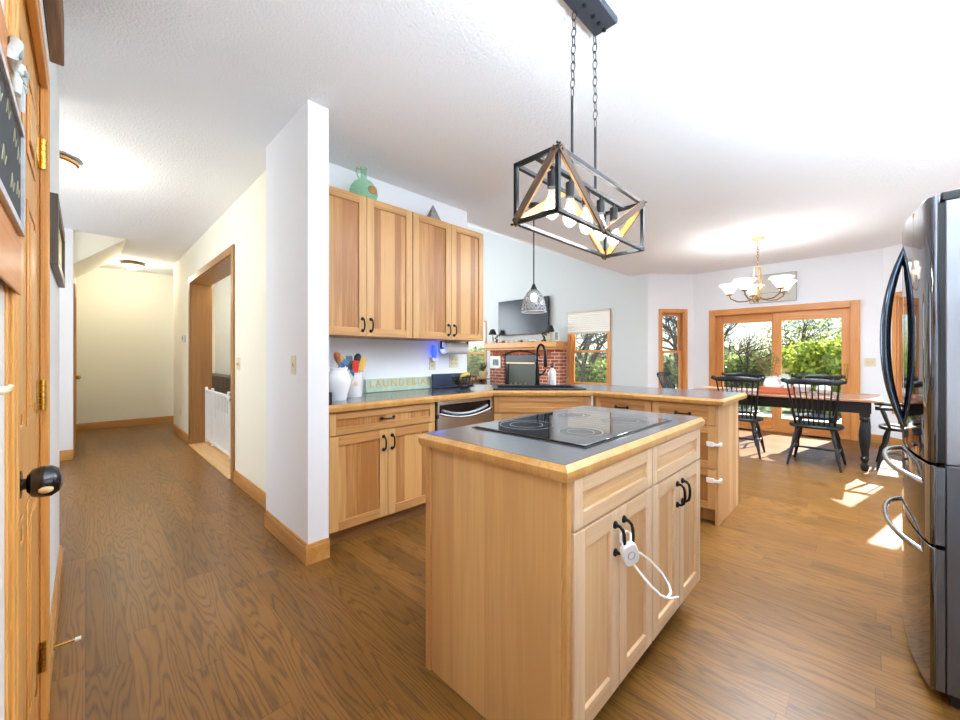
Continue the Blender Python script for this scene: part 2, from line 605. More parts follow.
FL = Face((-.105, 0), (0, 1), (1, 0))                 # left wall, near part
wall('wall_left', FL, -1.2, 3.35, 0, CZ, .12, WHITE, 'white wall at the near side of the hall beside the wooden door', holes=[(1.10, 1.94, 0, 2.11)])
mb = MB().box(-.95, 1.05, 0, -.93, 2.0, 2.3)
single('wall_closet', mb, WHITE, 'white wall behind the wooden panel door', 'wall', kind='structure', smooth=False)
mb = MB().box(-.30, 6.70, 0, -.1, 6.82, CZ)
single('wall_stairs', mb, WHITE, 'short white wall turning the corner at the stairs', 'wall', kind='structure', smooth=False)
FL2 = Face((-.1, 0), (0, 1), (1, 0))
wall('wall_left_far', FL2, 6.82, 9.3, 0, CZ, .12, CREAM, 'cream wall at the far end of the hall holding a brown door', holes=[(6.98, 7.8, 0, 2.05)])
mb = MB().box(-2.2, 3.25, 0, -2.1, 6.8, CZ).box(-2.1, 3.25, 0, -.225, 3.35, CZ).box(-2.1, 6.7, 0, -.3, 6.8, CZ)
single('wall_stairwell', mb, WHITE, 'white walls of the stairwell off the hall', 'wall', kind='structure', smooth=False)
mb = MB().box(-2.2, 9.2, 0, 1.9, 9.32, CZ)
single('wall_far', mb, CREAM, 'cream wall closing the far end of the hall', 'wall', kind='structure', smooth=False)
# sloping stair underside
mb = MB().extrude([(-.1, 6.75, CZ - .002), (.37, 6.75, CZ - .002), (-.1, 6.75, 2.32)], (0, 1.27, 0))
single('ceiling_stairs', mb, CREAM, 'sloping boxed underside of the stairs at the far hall ceiling', 'ceiling', kind='structure', smooth=False)
FH = Face((1.03, 0), (0, 1), (-1, 0))
wall('wall_hall', FH, 3.07, 8.14, 0, CZ, .23, CREAM, 'cream hall wall with the tall cased opening', holes=[(4.47, 6.65, 0, 2.24)])
mb = MB().box(.92, 2.335, 0, 1.045, 3.09, CZ)
single('wall_stub', mb, WHITE, 'white wall end standing between hall and kitchen cabinets', 'wall', kind='structure', smooth=False)
mb = MB().box(1.045, 2.975, 0, 2.80, 3.09, CZ)
single('wall_kitchen', mb, WHITE, 'white wall behind the upper cabinets', 'wall', kind='structure', smooth=False)
mb = MB().box(1.82, 3.4, 0, 1.9, 9.3, 5.6).box(1.26, 3.09, 0, 1.9, 3.4, CZ)
single('wall_den', mb, WHITE, 'white wall seen through the cased opening', 'wall', kind='structure', smooth=False)
FG = Face((7.2, 0), (0, 1), (-1, 0))
wall('wall_living', FG, 2.86, 9.3, 0, 5.6, .16, GREY, 'pale grey wall behind the brick fireplace', holes=[(3.63, 4.47, .62, 2.05), (6.98, 8.1, .62, 2.05)])
FB = Face((0, 9.2), (1, 0), (0, -1))
wall('wall_living_end', FB, 1.9, 7.3, 0, 5.6, .12, GREY, 'grey end wall of the fireplace room', holes=[(2.5, 6.7, .4, 3.4)])  # unseen opening added to let sky light into the room
q = .8087
FD = Face((7.2, 2.86), (.7514, -.6598), (-.6598, -.7514))
W_D = math.hypot(.65, .57)
FD = Face((7.2, 2.86), (.65 / W_D, -.57 / W_D), (-.57 / W_D, -.65 / W_D))
wall('wall_bay_left', FD, 0, W_D, 0, CZ, .14, WHITE, 'angled white wall with the narrow window', holes=[(.26, .68, .5, 2.02)])
FX = Face((7.85, 0), (0, 1), (-1, 0))
wall('wall_dining', FX, -.13, 2.29, 0, CZ, .16, WHITE, 'white wall around the wooden sliding patio door', holes=[(.19, 1.96, 0, 1.96)])
FR = Face((7.85, -.13), (-.65 / W_D, -.57 / W_D), (-.57 / W_D, .65 / W_D))
wall('wall_bay_right', FR, 0, W_D, 0, CZ, .14, WHITE, 'angled white wall beyond the refrigerator', holes=[(.2, .66, .5, 2.02)])
FK = Face((0, -.9), (1, 0), (0, 1))
wall('wall_right', FK, -.225, 7.2, 0, CZ, .12, WHITE, 'white wall behind the refrigerator', holes=[(.2, 1.9, .75, 2.2)])
FBK = Face((-.225, -1.2), (0, 1), (1, 0))


def baseboard(name, segs, label, h=.115, t=.016):
    mb = MB()
    for p, q_ in segs:
        p, q_ = Vector((p[0], p[1], 0)), Vector((q_[0], q_[1], 0))
        d = (q_ - p).normalized()
        nn = Vector((-d.y, d.x, 0))
        for z0, z1, th in ((0, h - .018, t), (h - .018, h, t * .6)):
            vs = [v + Vector((0, 0, z)) for z in (z0, z1) for v in (p, q_, q_ + nn * th, p + nn * th)]
            mb.add(vs, [(3, 2, 1, 0), (4, 5, 6, 7), (0, 1, 5, 4), (1, 2, 6, 5), (2, 3, 7, 6), (3, 0, 4, 7)])
    ax = 'y' if abs(segs[0][1][1] - segs[0][0][1]) > abs(segs[0][1][0] - segs[0][0][0]) else 'x'
    return single(name, mb, wood(TRIM, ax), label, 'baseboard', kind='structure', smooth=False)


baseboard('baseboard_stub', [((.92, 2.335), (.92, 3.07)), ((1.045, 2.335), (.904, 2.335))], 'oak baseboard around the white wall end')
baseboard('baseboard_hall', [((1.03, 3.07), (1.03, 4.38)), ((1.03, 6.74), (1.03, 8.14))], 'oak baseboard along the cream hall wall')
baseboard('baseboard_far', [((1.03 + .3, 9.2), (-.1, 9.2))], 'oak baseboard across the far hall wall')
baseboard('baseboard_stairs', [((-.1, 6.70), (-.30, 6.70))], 'oak baseboard on the short stairs wall')
baseboard('baseboard_left', [((-.105, 3.35), (-.105, 2.02))], 'oak baseboard below the framed picture in the hall')
baseboard('baseboard_dining', [((7.85, -.13), (7.85, .10)), ((7.2, -.7), (7.85, -.13))], 'oak baseboard beside the patio door and bay')

# cased opening in the hall wall
mb = MB()
mb.box(1.03, 6.63, 0, 1.262, 6.65, 2.24).box(1.03, 4.47, 0, 1.262, 4.49, 2.24)
mb.box(1.03, 4.49, 2.22, 1.262, 6.63, 2.24)
for x0, x1 in ((1.012, 1.03), (1.26, 1.276)):
    mb.box(x0, 6.64, 0, x1, 6.73, 2.31).box(x0, 4.39, 0, x1, 4.48, 2.31).box(x0, 4.48, 2.23, x1, 6.64, 2.31)
single('trim_hall', mb, wood(((170, 122, 66), (136, 92, 46)), 'z'), 'brown oak casing lining the tall hall opening', 'door casing', kind='structure', bevel=.003)
mb = MB().box(1.0, 4.49, 0, 1.27, 6.63, .012)
single('trim_threshold', mb, wood(((226, 186, 130), (198, 150, 92)), 'y'), 'pale oak threshold under the white gate', 'threshold', kind='structure')


# ---------------------------------------------------------------- windows and doors
def dh_window(name, F, a0, a1, z0, z1, label, tone=WINW, cas=.06, meet=None):
    r = thing(name, label, 'window', F.P((a0 + a1) / 2, 0, z0), kind='structure')
    ah = {'y': 'y'}.get('y')
    wz = wood(tone, 'z')
    mb = MB()
    F.box(mb, a0 - cas, a0, 0, .02, z0 - cas, z1 + cas); F.box(mb, a1, a1 + cas, 0, .02, z0 - cas, z1 + cas)
    F.box(mb, a0, a1, 0, .02, z1, z1 + cas); F.box(mb, a0, a1, 0, .02, z0 - cas, z0)
    F.box(mb, a0 - .0, a0 + .018, -.14, 0, z0, z1); F.box(mb, a1 - .018, a1, -.14, 0, z0, z1)
    F.box(mb, a0 + .018, a1 - .018, -.14, 0, z1 - .018, z1); F.box(mb, a0 + .018, a1 - .018, -.14, 0, z0, z0 + .018)
    build('casing', mb, wz, r, bevel=.003)
    zm = meet or (z0 + z1) / 2
    for nm, za, zb, d in (('upper_sash', zm - .02, z1 - .018, -.09), ('lower_sash', z0 + .018, zm + .02, -.05)):
        mb = MB()
        i0, i1 = a0 + .018, a1 - .018
        F.box(mb, i0, i0 + .04, d - .03, d, za, zb); F.box(mb, i1 - .04, i1, d - .03, d, za, zb)
        F.box(mb, i0 + .04, i1 - .04, d - .03, d, zb - .04, zb); F.box(mb, i0 + .04, i1 - .04, d - .03, d, za, za + .045)
        s = build(nm, mb, wz, r, bevel=.002)
        mb = MB(); F.box(mb, i0 + .04, i1 - .04, d - .018, d - .014, za + .045, zb - .04)
        build('pane', mb, GLASS, s, smooth=False)
    return r


dh_window('window_1', FG, 3.63, 4.47, .62, 2.05, 'oak sash window with half drawn white shade beside the fireplace', meet=1.32)
dh_window('window_2', FD, .26, .68, .5, 2.02, 'narrow oak sash window in the angled wall left of the patio door', meet=1.30)
dh_window('window_3', FG, 6.98, 8.1, .62, 2.05, 'oak window between the upper cabinets and the brick fireplace', meet=1.30)
dh_window('window_4', FR, .2, .66, .5, 2.02, 'narrow oak window in the angled wall behind the refrigerator handles', meet=1.30)
# unseen window added behind the camera as a source of fill light
dh_window('added_window', FK, .2, 1.9, .75, 2.2, 'unseen window added beside the refrigerator for fill light', meet=1.5)

# shades
mb = MB()
nple = 10
for i in range(nple):
    z1 = 2.12 - i * .041
    mb.extrude([FG.P(3.58, .025, z1), FG.P(3.58, .034, z1 - .0205), FG.P(3.58, .025, z1 - .041), FG.P(3.58, .022, z1 - .0205)], FG.u * .94)
sh = thing('window_shade', 'white pleated shade half drawn over the window beside the fireplace', 'window shade', FG.P(4.05, .03, 1.7))
build('shade_fabric', mb, plain('shade_fabric', (240, 236, 226), .9), sh)
mb = MB(); FG.box(mb, 3.57, 4.53, .02, .06, 2.115, 2.15); build('head_rail', mb, plain('shade_rail', (206, 196, 176), .5), sh, bevel=.003)
mb = MB(); FG.box(mb, 3.58, 4.52, .02, .055, 1.68, 1.712); build('bottom_rail', mb, plain('shade_rail', (206, 196, 176), .5), sh, bevel=.003)
sh = thing('window_shade', 'white shade drawn down over the window behind the upper cabinets', 'window shade', FG.P(7.5, .03, 1.7))
mb = MB()
for i in range(12):
    z1 = 2.10 - i * .041
    mb.extrude([FG.P(6.94, .025, z1), FG.P(6.94, .034, z1 - .0205), FG.P(6.94, .025, z1 - .041), FG.P(6.94, .022, z1 - .0205)], FG.u * 1.2)
build('shade_fabric', mb, plain('shade_fabric', (240, 236, 226), .9), sh)
mb = MB(); FG.box(mb, 6.93, 8.15, .02, .06, 2.09, 2.13); build('head_rail', mb, plain('shade_rail', (206, 196, 176), .5), sh)

# patio door
pd = thing('door_1', 'wide oak framed sliding glass patio door behind the dining table', 'patio door', (7.85, 1.07, 0), kind='structure')
wz, wy = wood(WINW, 'z'), wood(WINW, 'y')
mb = MB()
FX.box(mb, .10, .20, 0, .022, 0, 2.03); FX.box(mb, 1.95, 2.035, 0, .022, 0, 2.03)
FX.box(mb, .20, 1.95, 0, .022, 1.93, 2.03, 1)
FX.box(mb, .19, .21, -.15, 0, 0, 1.96); FX.box(mb, 1.94, 1.96, -.15, 0, 0, 1.96)
FX.box(mb, .21, 1.94, -.15, -.001, 1.93, 1.96, 1); FX.box(mb, .21, 1.94, -.15, -.001, 0, .035, 1)
build('door_frame', mb, [wz, wy], pd, bevel=.004)
for nm, a0, a1, g0, g1, d in (('sliding_panel', .21, 1.12, .30, 1.01, -.04), ('fixed_panel', 1.05, 1.94, 1.145, 1.835, -.09)):
    mb = MB()
    FX.box(mb, a0, g0, d - .04, d, .035, 1.93); FX.box(mb, g1, a1, d - .04, d, .035, 1.93)
    FX.box(mb, g0, g1, d - .04, d, 1.79, 1.93, 1); FX.box(mb, g0, g1, d - .04, d, .035, .22, 1)
    s = build(nm, mb, [wz, wy], pd, bevel=.003)
    mb = MB(); FX.box(mb, g0, g1, d - .024, d - .018, .22, 1.79)
    build('pane', mb, GLASS, s, smooth=False)
    if nm == 'sliding_panel':
        mb = MB()
        FX.box(mb, .235, .265, d, d + .008, .86, 1.10)
        mb.tube([FX.P(.25, d, .88), FX.P(.25, d + .04, .90), FX.P(.25, d + .045, .98), FX.P(.25, d + .04, 1.06), FX.P(.25, d, 1.08)], .009, 8)
        build('handle', mb, BRASS, s, label='brass pull handle')


def panel_door(root, F, a0, a1, z0, z1, d0, tone):
    """six-panel leaf"""
    mb = MB()
    F.box(mb, a0, a1, d0 - .035, d0, z0, z1)
    w = a1 - a0
    st = .11
    cols = ((a0 + st, a0 + w / 2 - .05), (a0 + w / 2 + .05, a1 - st))
    rows = ((z0 + .2, z0 + .82), (z0 + 1.02, z0 + 1.62), (z0 + 1.74, z1 - .12))
    for c0, c1 in cols:
        for r0, r1 in rows:
            F.box(mb, c0, c1, d0, d0 + .004, r0, r0 + .02); F.box(mb, c0, c1, d0, d0 + .004, r1 - .02, r1)
            F.box(mb, c0, c0 + .02, d0, d0 + .004, r0 + .02, r1 - .02); F.box(mb, c1 - .02, c1, d0, d0 + .004, r0 + .02, r1 - .02)
            F.box(mb, c0 + .05, c1 - .05, d0, d0 + .006, r0 + .05, r1 - .05)
    return build('door_leaf', mb, wood(tone, 'z'), root, bevel=.002)


# near wooden door in the left wall
ORANGE = ((224, 168, 92), (190, 128, 56))
d2 = thing('door_2', 'honey oak panel door with black knob in the near side wall', 'door', (-.105, 1.5, 0), kind='structure')
leaf = panel_door(d2, FL, 1.115, 1.925, .01, 2.10, -.004, ORANGE)
mb = MB()
for i in range(4):
    w_ = (0, .02, .045, .07)[i]; w2 = (.02, .045, .07, .085)[i]; th = (.020, .016, .020, .014)[i]
    FL.box(mb, 1.93 + w_, 1.93 + w2, -.0, th, 0, 2.10 + w_)
    if i < 3:
        FL.box(mb, 1.115 - w2, 1.115 - w_, 0, th, 0, 2.10)
    else:
        FL.box(mb, 1.03, 1.115 - w_, 0, th, 0, 2.10)
    FL.box(mb, 1.03, 1.93 + w2, 0, th, 2.10 + w_, 2.10 + w2, 1)
build('casing', mb, [wood(ORANGE, 'z'), wood(ORANGE, 'y')], d2, bevel=.003)
mb = MB(); FL.box(mb, 1.927, 1.94, -.12, -.001, 0, 2.10); FL.box(mb, 1.10, 1.113, -.12, -.001, 0, 2.10); FL.box(mb, 1.113, 1.927, -.12, -.001, 2.102, 2.11)
build('jamb', mb, wood(ORANGE, 'z'), d2)
for zc in (1.88, 1.09, .23):
    mb = MB()
    FL.box(mb, 1.80, 1.925, -.003, .001, zc - .05, zc + .05)
    for k in range(5):
        mb.cyl(FL.P(1.928, .008, zc - .05 + k * .02), FL.P(1.928, .008, zc - .05 + k * .02 + .018), .0075, seg=10)
    build('hinge', mb, BRASS, leaf, label='brass butt hinge')
mb = MB()
kz = .938
mb.tube([FL.P(1.30, .0, kz), FL.P(1.30, .008, kz), FL.P(1.30, .010, kz), FL.P(1.30, .022, kz)], [.03, .03, .012, .012], 18)
mb.tube([FL.P(1.30, t, kz) for t in (.016, .024, .036, .052, .064, .070)], [.018, .030, .034, .034, .026, .010], 20, m=0)
kb = build('knob', mb, plain('black_plastic_knob_cover', (22, 20, 24), .15, spec=.7), leaf, label='black child proof knob cover')
mb = MB().sphere(FL.P(1.27, .045, kz - .012), .012, sc=(1, .6, .7))
build('knob_opening', mb, plain('beige_inner_knob', (206, 178, 132), .3), kb)

# nearest white door with lever, at the frame's edge
d3 = thing('door_3', 'white painted door with cream lever at the very near edge', 'door', (-.105, .6, 0), kind='structure')
mb = MB(); FL.box(mb, .15, 1.028, .001, .010, .01, 2.05); FL.box(mb, .25, .80, .010, .013, .25, 1.0)
lf = build('door_leaf', mb, plain('white_door_paint', (238, 238, 240), .4), d3, bevel=.003)
mb = MB(); FL.box(mb, .84, .875, .010, .014, 1.10, 1.21)
mb.tube([FL.P(.855, .012, 1.167), FL.P(.86, .022, 1.167), FL.P(.88, .026, 1.168), FL.P(.925, .025, 1.169)], [.006, .006, .005, .004], 10)
build('lever', mb, plain('cream_lever', (236, 226, 190), .25), lf, label='cream lever handle')
mb = MB(); FL.box(mb, .5, 1.085, .0205, .024, 1.325, 1.70)
single('hanging_board', mb, wood(((214, 140, 70), (176, 100, 44)), 'y'), 'orange stained wooden board behind the little chalk sign', 'board', bevel=.003)
sg = thing('hanging_sign', 'small chalkboard sign in whitewashed frame hung by the near door', 'sign', FL.P(.95, .024, 1.42))
mb = MB()
FL.box(mb, .70, 1.055, .024, .031, 1.425, 1.437); FL.box(mb, .70, 1.055, .024, .031, 1.595, 1.607)
FL.box(mb, .70, .712, .024, .031, 1.437, 1.595); FL.box(mb, 1.043, 1.055, .024, .031, 1.437, 1.595)
build('frame', mb, plain('whitewashed_frame', (204, 206, 208), .7, var=.15, vscale=60), sg, bevel=.001)
mb = MB(); FL.box(mb, .71, 1.045, .024, .0265, 1.435, 1.60); build('slate', mb, plain('slate', (52, 58, 62), .7), sg)
for i, (a, z) in enumerate(((.80, 1.56), (.88, 1.57), (.96, 1.56), (1.01, 1.55), (.84, 1.49), (.93, 1.48), (1.0, 1.49))):
    mb = MB().tube([FL.P(a - .02, .0268, z - .012), FL.P(a - .005, .0268, z + .014), FL.P(a + .008, .0268, z - .010), FL.P(a + .025, .0268, z + .008)], .0008, 5)
    build('chalk_mark', mb, plain('chalk', (168, 166, 140), .9), sg)
mb = MB()
for s_ in (-1, 1):
    mb.tube([FL.P(.955, .027, 1.665), FL.P(.955 + s_ * .02, .031, 1.682), FL.P(.955 + s_ * .045, .031, 1.685), FL.P(.955 + s_ * .05, .029, 1.662), FL.P(.955 + s_ * .015, .027, 1.658)], [.003, .007, .009, .009, .003], 14)
    mb.tube([FL.P(.955, .027, 1.665), FL.P(.955 + s_ * .02, .030, 1.642), FL.P(.955 + s_ * .03, .030, 1.615)], [.003, .007, .006], 14)
mb.sphere(FL.P(.955, .030, 1.665), .007)
single('ribbon_bow', mb, plain('white_ribbon', (206, 216, 216), .85, bump=.2, bscale=120), 'white cloth bow tied above the chalk sign', 'ribbon')

# far hall door
d4 = thing('door_4', 'brown oak door standing in the far end of the hall', 'door', (-.1, 7.4, 0), kind='structure')
lf = panel_door(d4, FL2, 7.0, 7.78, .01, 2.03, -.02, TRIM)
mb = MB()
FL2.box(mb, 6.92, 7.0, 0, .016, 0, 2.11); FL2.box(mb, 7.78, 7.86, 0, .016, 0, 2.11); FL2.box(mb, 7.0, 7.78, 0, .016, 2.03, 2.11)
build('casing', mb, wood(TRIM, 'z'), d4, bevel=.003)
mb = MB(); mb.cyl(FL2.P(7.70, -.02, .93), FL2.P(7.70, .02, .93), .012); mb.sphere(FL2.P(7.70, .035, .93), .027)
build('knob', mb, BRASS, lf, label='brass knob')


# ---------------------------------------------------------------- cabinets
def shaker(parent, name, F, a0, a1, z0, z1, ax, fr=.06, d0=0, tones=(HICKL, HICK, HICK), bw=.075, horiz=False):
    mb = MB()
    e = .0015
    a0 += e; a1 -= e; z0 += e; z1 -= e
    F.box(mb, a0, a0 + fr, d0, d0 + .02, z0, z1, 0); F.box(mb, a1 - fr, a1, d0, d0 + .02, z0, z1, 0)
    F.box(mb, a0 + fr, a1 - fr, d0, d0 + .02, z0, z0 + fr, 1); F.box(mb, a0 + fr, a1 - fr, d0, d0 + .02, z1 - fr, z1, 1)
    F.box(mb, a0 + fr - .002, a1 - fr + .002, d0, d0 + .009, z0 + fr - .002, z1 - fr + .002, 2)
    pan = wood(tones[2], ax) if horiz else wood(tones[2], 'z', ax, bw)
    return build(name, mb, [wood(tones[0], 'z'), wood(tones[1], ax), pan], parent, bevel=.0018)


def pull(parent, F, a, z0, z1, d0=.02, horizontal=False, a1=None, r=.0055):
    mb = MB()
    if horizontal:
        A, B = (a, z0), (a1, z0)
    else:
        A, B = (a, z0), (a, z1)
    def P(t, d):
        return F.P(A[0] + (B[0] - A[0]) * t, d, A[1] + (B[1] - A[1]) * t)
    for t in (0, 1):
        mb.tube([P(t, d0), P(t, d0 + .004), P(t, d0 + .009)], [.013, .013, .008], 14)
    mb.tube([P(0, d0 + .004), P(.02, d0 + .018), P(.12, d0 + .028), P(.3, d0 + .032), P(.5, d0 + .033), P(.7, d0 + .032), P(.88, d0 + .028), P(.98, d0 + .018), P(1, d0 + .004)],
            [r * 1.3, r, r, r * 1.05, r * 1.1, r * 1.05, r, r, r * 1.3], 8)
    return build('handle', mb, BLACKM, parent, label='black arched pull')


# --- island
isl = thing('kitchen_island', 'hickory kitchen island cabinet with drawers and four doors under the cooktop', 'kitchen island', (1.55, .92, 0))
FI = Face((0, .612), (1, 0), (0, -1))
mb = MB().box(.966, .622, .11, 2.13, 1.225, .874).box(.966, .69, 0, 2.12, 1.22, .11)
build('carcass', mb, wood(HICK, 'z', 'x', .2), isl, bevel=.002)
mb = MB().box(.946, .618, 0, .966, 1.205, .866)
build('end_panel', mb, wood(PANEL, 'z', 'y', .155), isl, bevel=.0015)
for b_ in ((.938, 1.205, 0, .966, 1.232, .866), (.950, .600, .105, .972, .618, .866), (2.128, .600, .105, 2.145, .618, .866)):
    build('corner_strip', MB().box(*b_), wood(EDGE, 'z'), isl, bevel=.002)
mb = MB(); FI.box(mb, .97, 2.14, -.012, 0, .11, .874)
build('face_frame', mb, wood(HICK, 'z'), isl)
mb = MB().box(.968, .688, 0, 2.12, .692, .108)
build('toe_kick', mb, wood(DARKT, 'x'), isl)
HICKLIT = (((228, 200, 166), (206, 172, 134)), ((224, 194, 156), (200, 164, 122)), ((222, 186, 138), (200, 158, 108)))  # island fronts: bleaching window light put into the wood colour
for a0, a1 in ((.974, 1.533), (1.537, 2.132)):
    shaker(isl, 'drawer', FI, a0, a1, .717, .866, 'x', .045, tones=HICKLIT, horiz=True)
    am = (a0 + a1) / 2
    for k, (p, q_) in enumerate(((a0, am), (am, a1))):
        dr = shaker(isl, 'door', FI, p, q_, .118, .712, 'x', .058, tones=HICKLIT, bw=.09)
        ha = am - .032 if k == 0 else am + .032
        pull(dr, FI, ha, .575, .665)

ct = thing('countertop', 'charcoal laminate island top with sloped oak edge around the cooktop', 'countertop', (1.55, .92, .874))
mb = MB().box(.937, .597, .876, 2.158, 1.243, .9145)
build('laminate', mb, LAMIN, ct, smooth=False)


def edging(name, pts, parent, closed=True, h0=.868, h1=.9135, w=.022):
    """oak nosing along a counter edge, outside of pts (counter-clockwise)"""
    mb = MB()
    n = len(pts)
    P = [Vector((p[0], p[1], 0)) for p in pts]

    def off(i, dist):
        if closed or 0 < i < n - 1:
            a, b, c = P[i - 1], P[i], P[(i + 1) % n]
            d1, d2 = (b - a).normalized(), (c - b).normalized()
        elif i == 0:
            d1 = d2 = (P[1] - P[0]).normalized()
        else:
            d1 = d2 = (P[i] - P[i - 1]).normalized()
        n1, n2 = Vector((d1.y, -d1.x, 0)), Vector((d2.y, -d2.x, 0))
        bis = (n1 + n2).normalized()
        return P[i] + bis * (dist / max(.3, bis.dot(n1)))
    prof = [(-.004, h0 + .004), (.0, h0), (w * .75, h0), (w, h0 + .014), (w, h1 - .016), (w * .35, h1), (-.001, h1 + .001)]
    ring = [[off(i, d) + Vector((0, 0, z)) for d, z in prof] for i in range(n)]
    m = len(prof)
    vs = [v for r in ring for v in r]
    fs = []
    for i in range(n if closed else n - 1):
        j = (i + 1) % n
        for k in range(m - 1):
            fs.append((i * m + k, j * m + k, j * m + k + 1, i * m + k + 1))
    mb.add(vs, fs)
    return build(name, mb, wood(EDGE, 'z'), parent)


edging('oak_edge', [(.944, .604), (2.151, .604), (2.151, 1.236), (.944, 1.236)], ct)

# --- cooktop
ck = thing('cooktop', 'black glass electric cooktop set in the island top', 'cooktop', (1.55, .93, .915))
mb = MB().box(1.16, .665, .9155, 1.93, 1.185, .922)
build('glass_top', mb, plain('black_ceramic_glass', (16, 17, 20), .03, spec=.8, coat=.5), ck, bevel=.004)
mb = MB().box(1.152, .657, .9148, 1.938, 1.193, .9165)
build('trim_rim', mb, BLACK, ck)
RINGM = plain('burner_ring_print', (170, 172, 176), .12, spec=.7)
BURN = plain('burner_zone', (34, 35, 40), .06, spec=.7)
for cx_, cy_, rr in ((1.34, 1.05, .115), (1.36, .80, .085), (1.72, 1.05, .085), (1.74, .80, .105)):
    mb = MB().lathe((cx_, cy_, .9222), [(0.001, 0), (rr - .006, .0001)], 40)
    bz = build('burner', mb, BURN, ck)
    mb = MB()
    for q_ in (rr, rr * .62):
        mb.lathe((cx_, cy_, .9224), [(q_ - .003, 0), (q_ - .003, .0002), (q_, .0002), (q_, 0)], 40, cap=False)
    build('burner_ring', mb, RINGM, bz)

# --- child lock on the island doors
lk = thing('cabinet_lock', 'white child safety cord lock looped through the island door handles', 'cabinet lock', (1.29, .56, .6))
c0 = Vector((1.245, .560, .580))
mb = MB()
mb.add([], [])
body = MB()
rt = Vector((.78, -.48, .36)).normalized(); up_ = Vector((-.34, .0, .94)); up_ = (up_ - rt * up_.dot(rt)).normalized(); nf = rt.cross(up_).normalized(); nf = nf if nf.y < 0 else -nf
ptsb = []
for k in range(20):
    t = 2 * math.pi * k / 20
    ca, sa = math.cos(t), math.sin(t)
    x = .029 * math.copysign(abs(ca) ** .6, ca); z = .040 * math.copysign(abs(sa) ** .6, sa)
    ptsb.append(c0 + rt * x + up_ * z)
body.extrude(ptsb, nf * .020)
build('lock_body', body, PLW, lk, bevel=.005, bseg=3)
mb = MB().tube([c0 + nf * .0205 + rt * (.013 * math.cos(t)) + up_ * (.013 * math.sin(t)) for t in [2 * math.pi * k / 18 for k in range(18)]], .0012, 6, closed=True)
build('lock_button', mb, plain('lock_grey', (150, 152, 158), .4), lk)
mb = MB().tube([Vector((1.2455, 0.5520, 0.5876)), Vector((1.3268, 0.5500, 0.5480)), Vector((1.3697, 0.5300, 0.5107)), Vector((1.3781, 0.5000, 0.4814)), Vector((1.3713, 0.4750, 0.4538)), Vector((1.3459, 0.4600, 0.4444)), Vector((1.2961, 0.4550, 0.4520)), Vector((1.2651, 0.4650, 0.4706)), Vector((1.2504, 0.4900, 0.4976)), Vector((1.2665, 0.5250, 0.5121)), Vector((1.2828, 0.5550, 0.5238))], .0038, 8)
mb.tube([Vector((1.2790, 0.4580, 0.4613)), Vector((1.3166, 0.4500, 0.4436)), Vector((1.3656, 0.4450, 0.4293))], .0036, 8)
build('cord', mb, PLW, lk)
mb = MB().tube([c0 + up_ * .036 + rt * .012 + Vector((0, -.008, 0)), Vector((1.272, .562, .630)), Vector((1.268, .573, .636)), Vector((1.235, .578, .634)), Vector((1.215, .570, .622)), c0 + up_ * .036 - rt * .014 + Vector((0, -.008, 0))], .0038, 8)
build('cord', mb, PLW, lk)

# --- base cabinet beside the wall end
FW = Face((0, 2.395), (1, 0), (0, -1))
bc = thing('base_cabinet', 'hickory base cabinet with one wide drawer beside the white wall end', 'cabinet', (1.48, 2.68, 0))
mb = MB().box(1.06, 2.395, .11, 1.905, 2.97, .872).box(1.06, 2.47, 0, 1.905, 2.97, .11)
build('carcass', mb, wood(HICK, 'z', 'x', .2), bc, bevel=.002)
mb = MB().box(1.055, 2.464, 0, 1.905, 2.47, .108)
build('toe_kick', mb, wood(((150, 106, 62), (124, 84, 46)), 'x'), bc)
dw = shaker(bc, 'drawer', FW, 1.065, 1.90, .717, .862, 'x', .045, horiz=False, bw=.2)
pull(dw, FW, 1.435, .79, .79, horizontal=True, a1=1.53)
for k, (p, q_) in enumerate(((1.065, 1.483), (1.483, 1.90))):
    dr = shaker(bc, 'door', FW, p, q_, .112, .712, 'x')
    pull(dr, FW, 1.483 + (-.034 if k == 0 else .034), .575, .665)

# --- dishwasher
dwm = thing('dishwasher', 'stainless steel dishwasher with curved black handle pocket under the counter', 'dishwasher', (2.22, 2.68, 0))
mb = MB().box(1.912, 2.40, .1, 2.535, 2.96, .868); build('tub', mb, BLACK, dwm)
mb = MB()
n = 14
a0, a1 = 1.918, 2.53
zc = lambda t: .765 - .045 * (1 - (2 * t - 1) ** 2)
poly = [FW.P(a0, .03, .115), FW.P(a1, .03, .115)] + [FW.P(a1 - (a1 - a0) * i / n, .03, zc(i / n)) for i in range(n + 1)]
mb.extrude(poly, (0, .028, 0))
mb.extrude([FW.P(a0, .03, .835), FW.P(a1, .03, .835), FW.P(a1, .03, .866), FW.P(a0, .03, .866)], (0, .028, 0))
for s0, s1 in ((a0, a0 + .018), (a1 - .018, a1)):
    FW.box(mb, s0, s1, .002, .03, .73, .84)
build('front_panel', mb, STEEL, dwm, bevel=.003)
mb = MB()
poly = [FW.P(a0 + .018, .008, .835)] + [FW.P(a0 + .018 + (a1 - a0 - .036) * i / n, .008, zc(i / n) - .004) for i in range(n + 1)] + [FW.P(a1 - .018, .008, .835)]
mb.extrude(poly, (0, .01, 0))
build('handle_pocket', mb, plain('black_gloss_plastic', (18, 18, 20), .15), dwm)
mb = MB()
mb.tube([FW.P(a0 + .02 + (a1 - a0 - .04) * i / n, .034, zc(i / n) + .004) for i in range(n + 1)], .008, 8)
build('pocket_lip', mb, STEEL, dwm)
mb = MB()
mb.tube([FW.P(a0 + .05 + (a1 - a0 - .1) * i / n, .022, zc(i / n) + .026) for i in range(n + 1)], .012, 6)
build('control_strip', mb, plain('grey_controls', (92, 94, 98), .3), dwm)
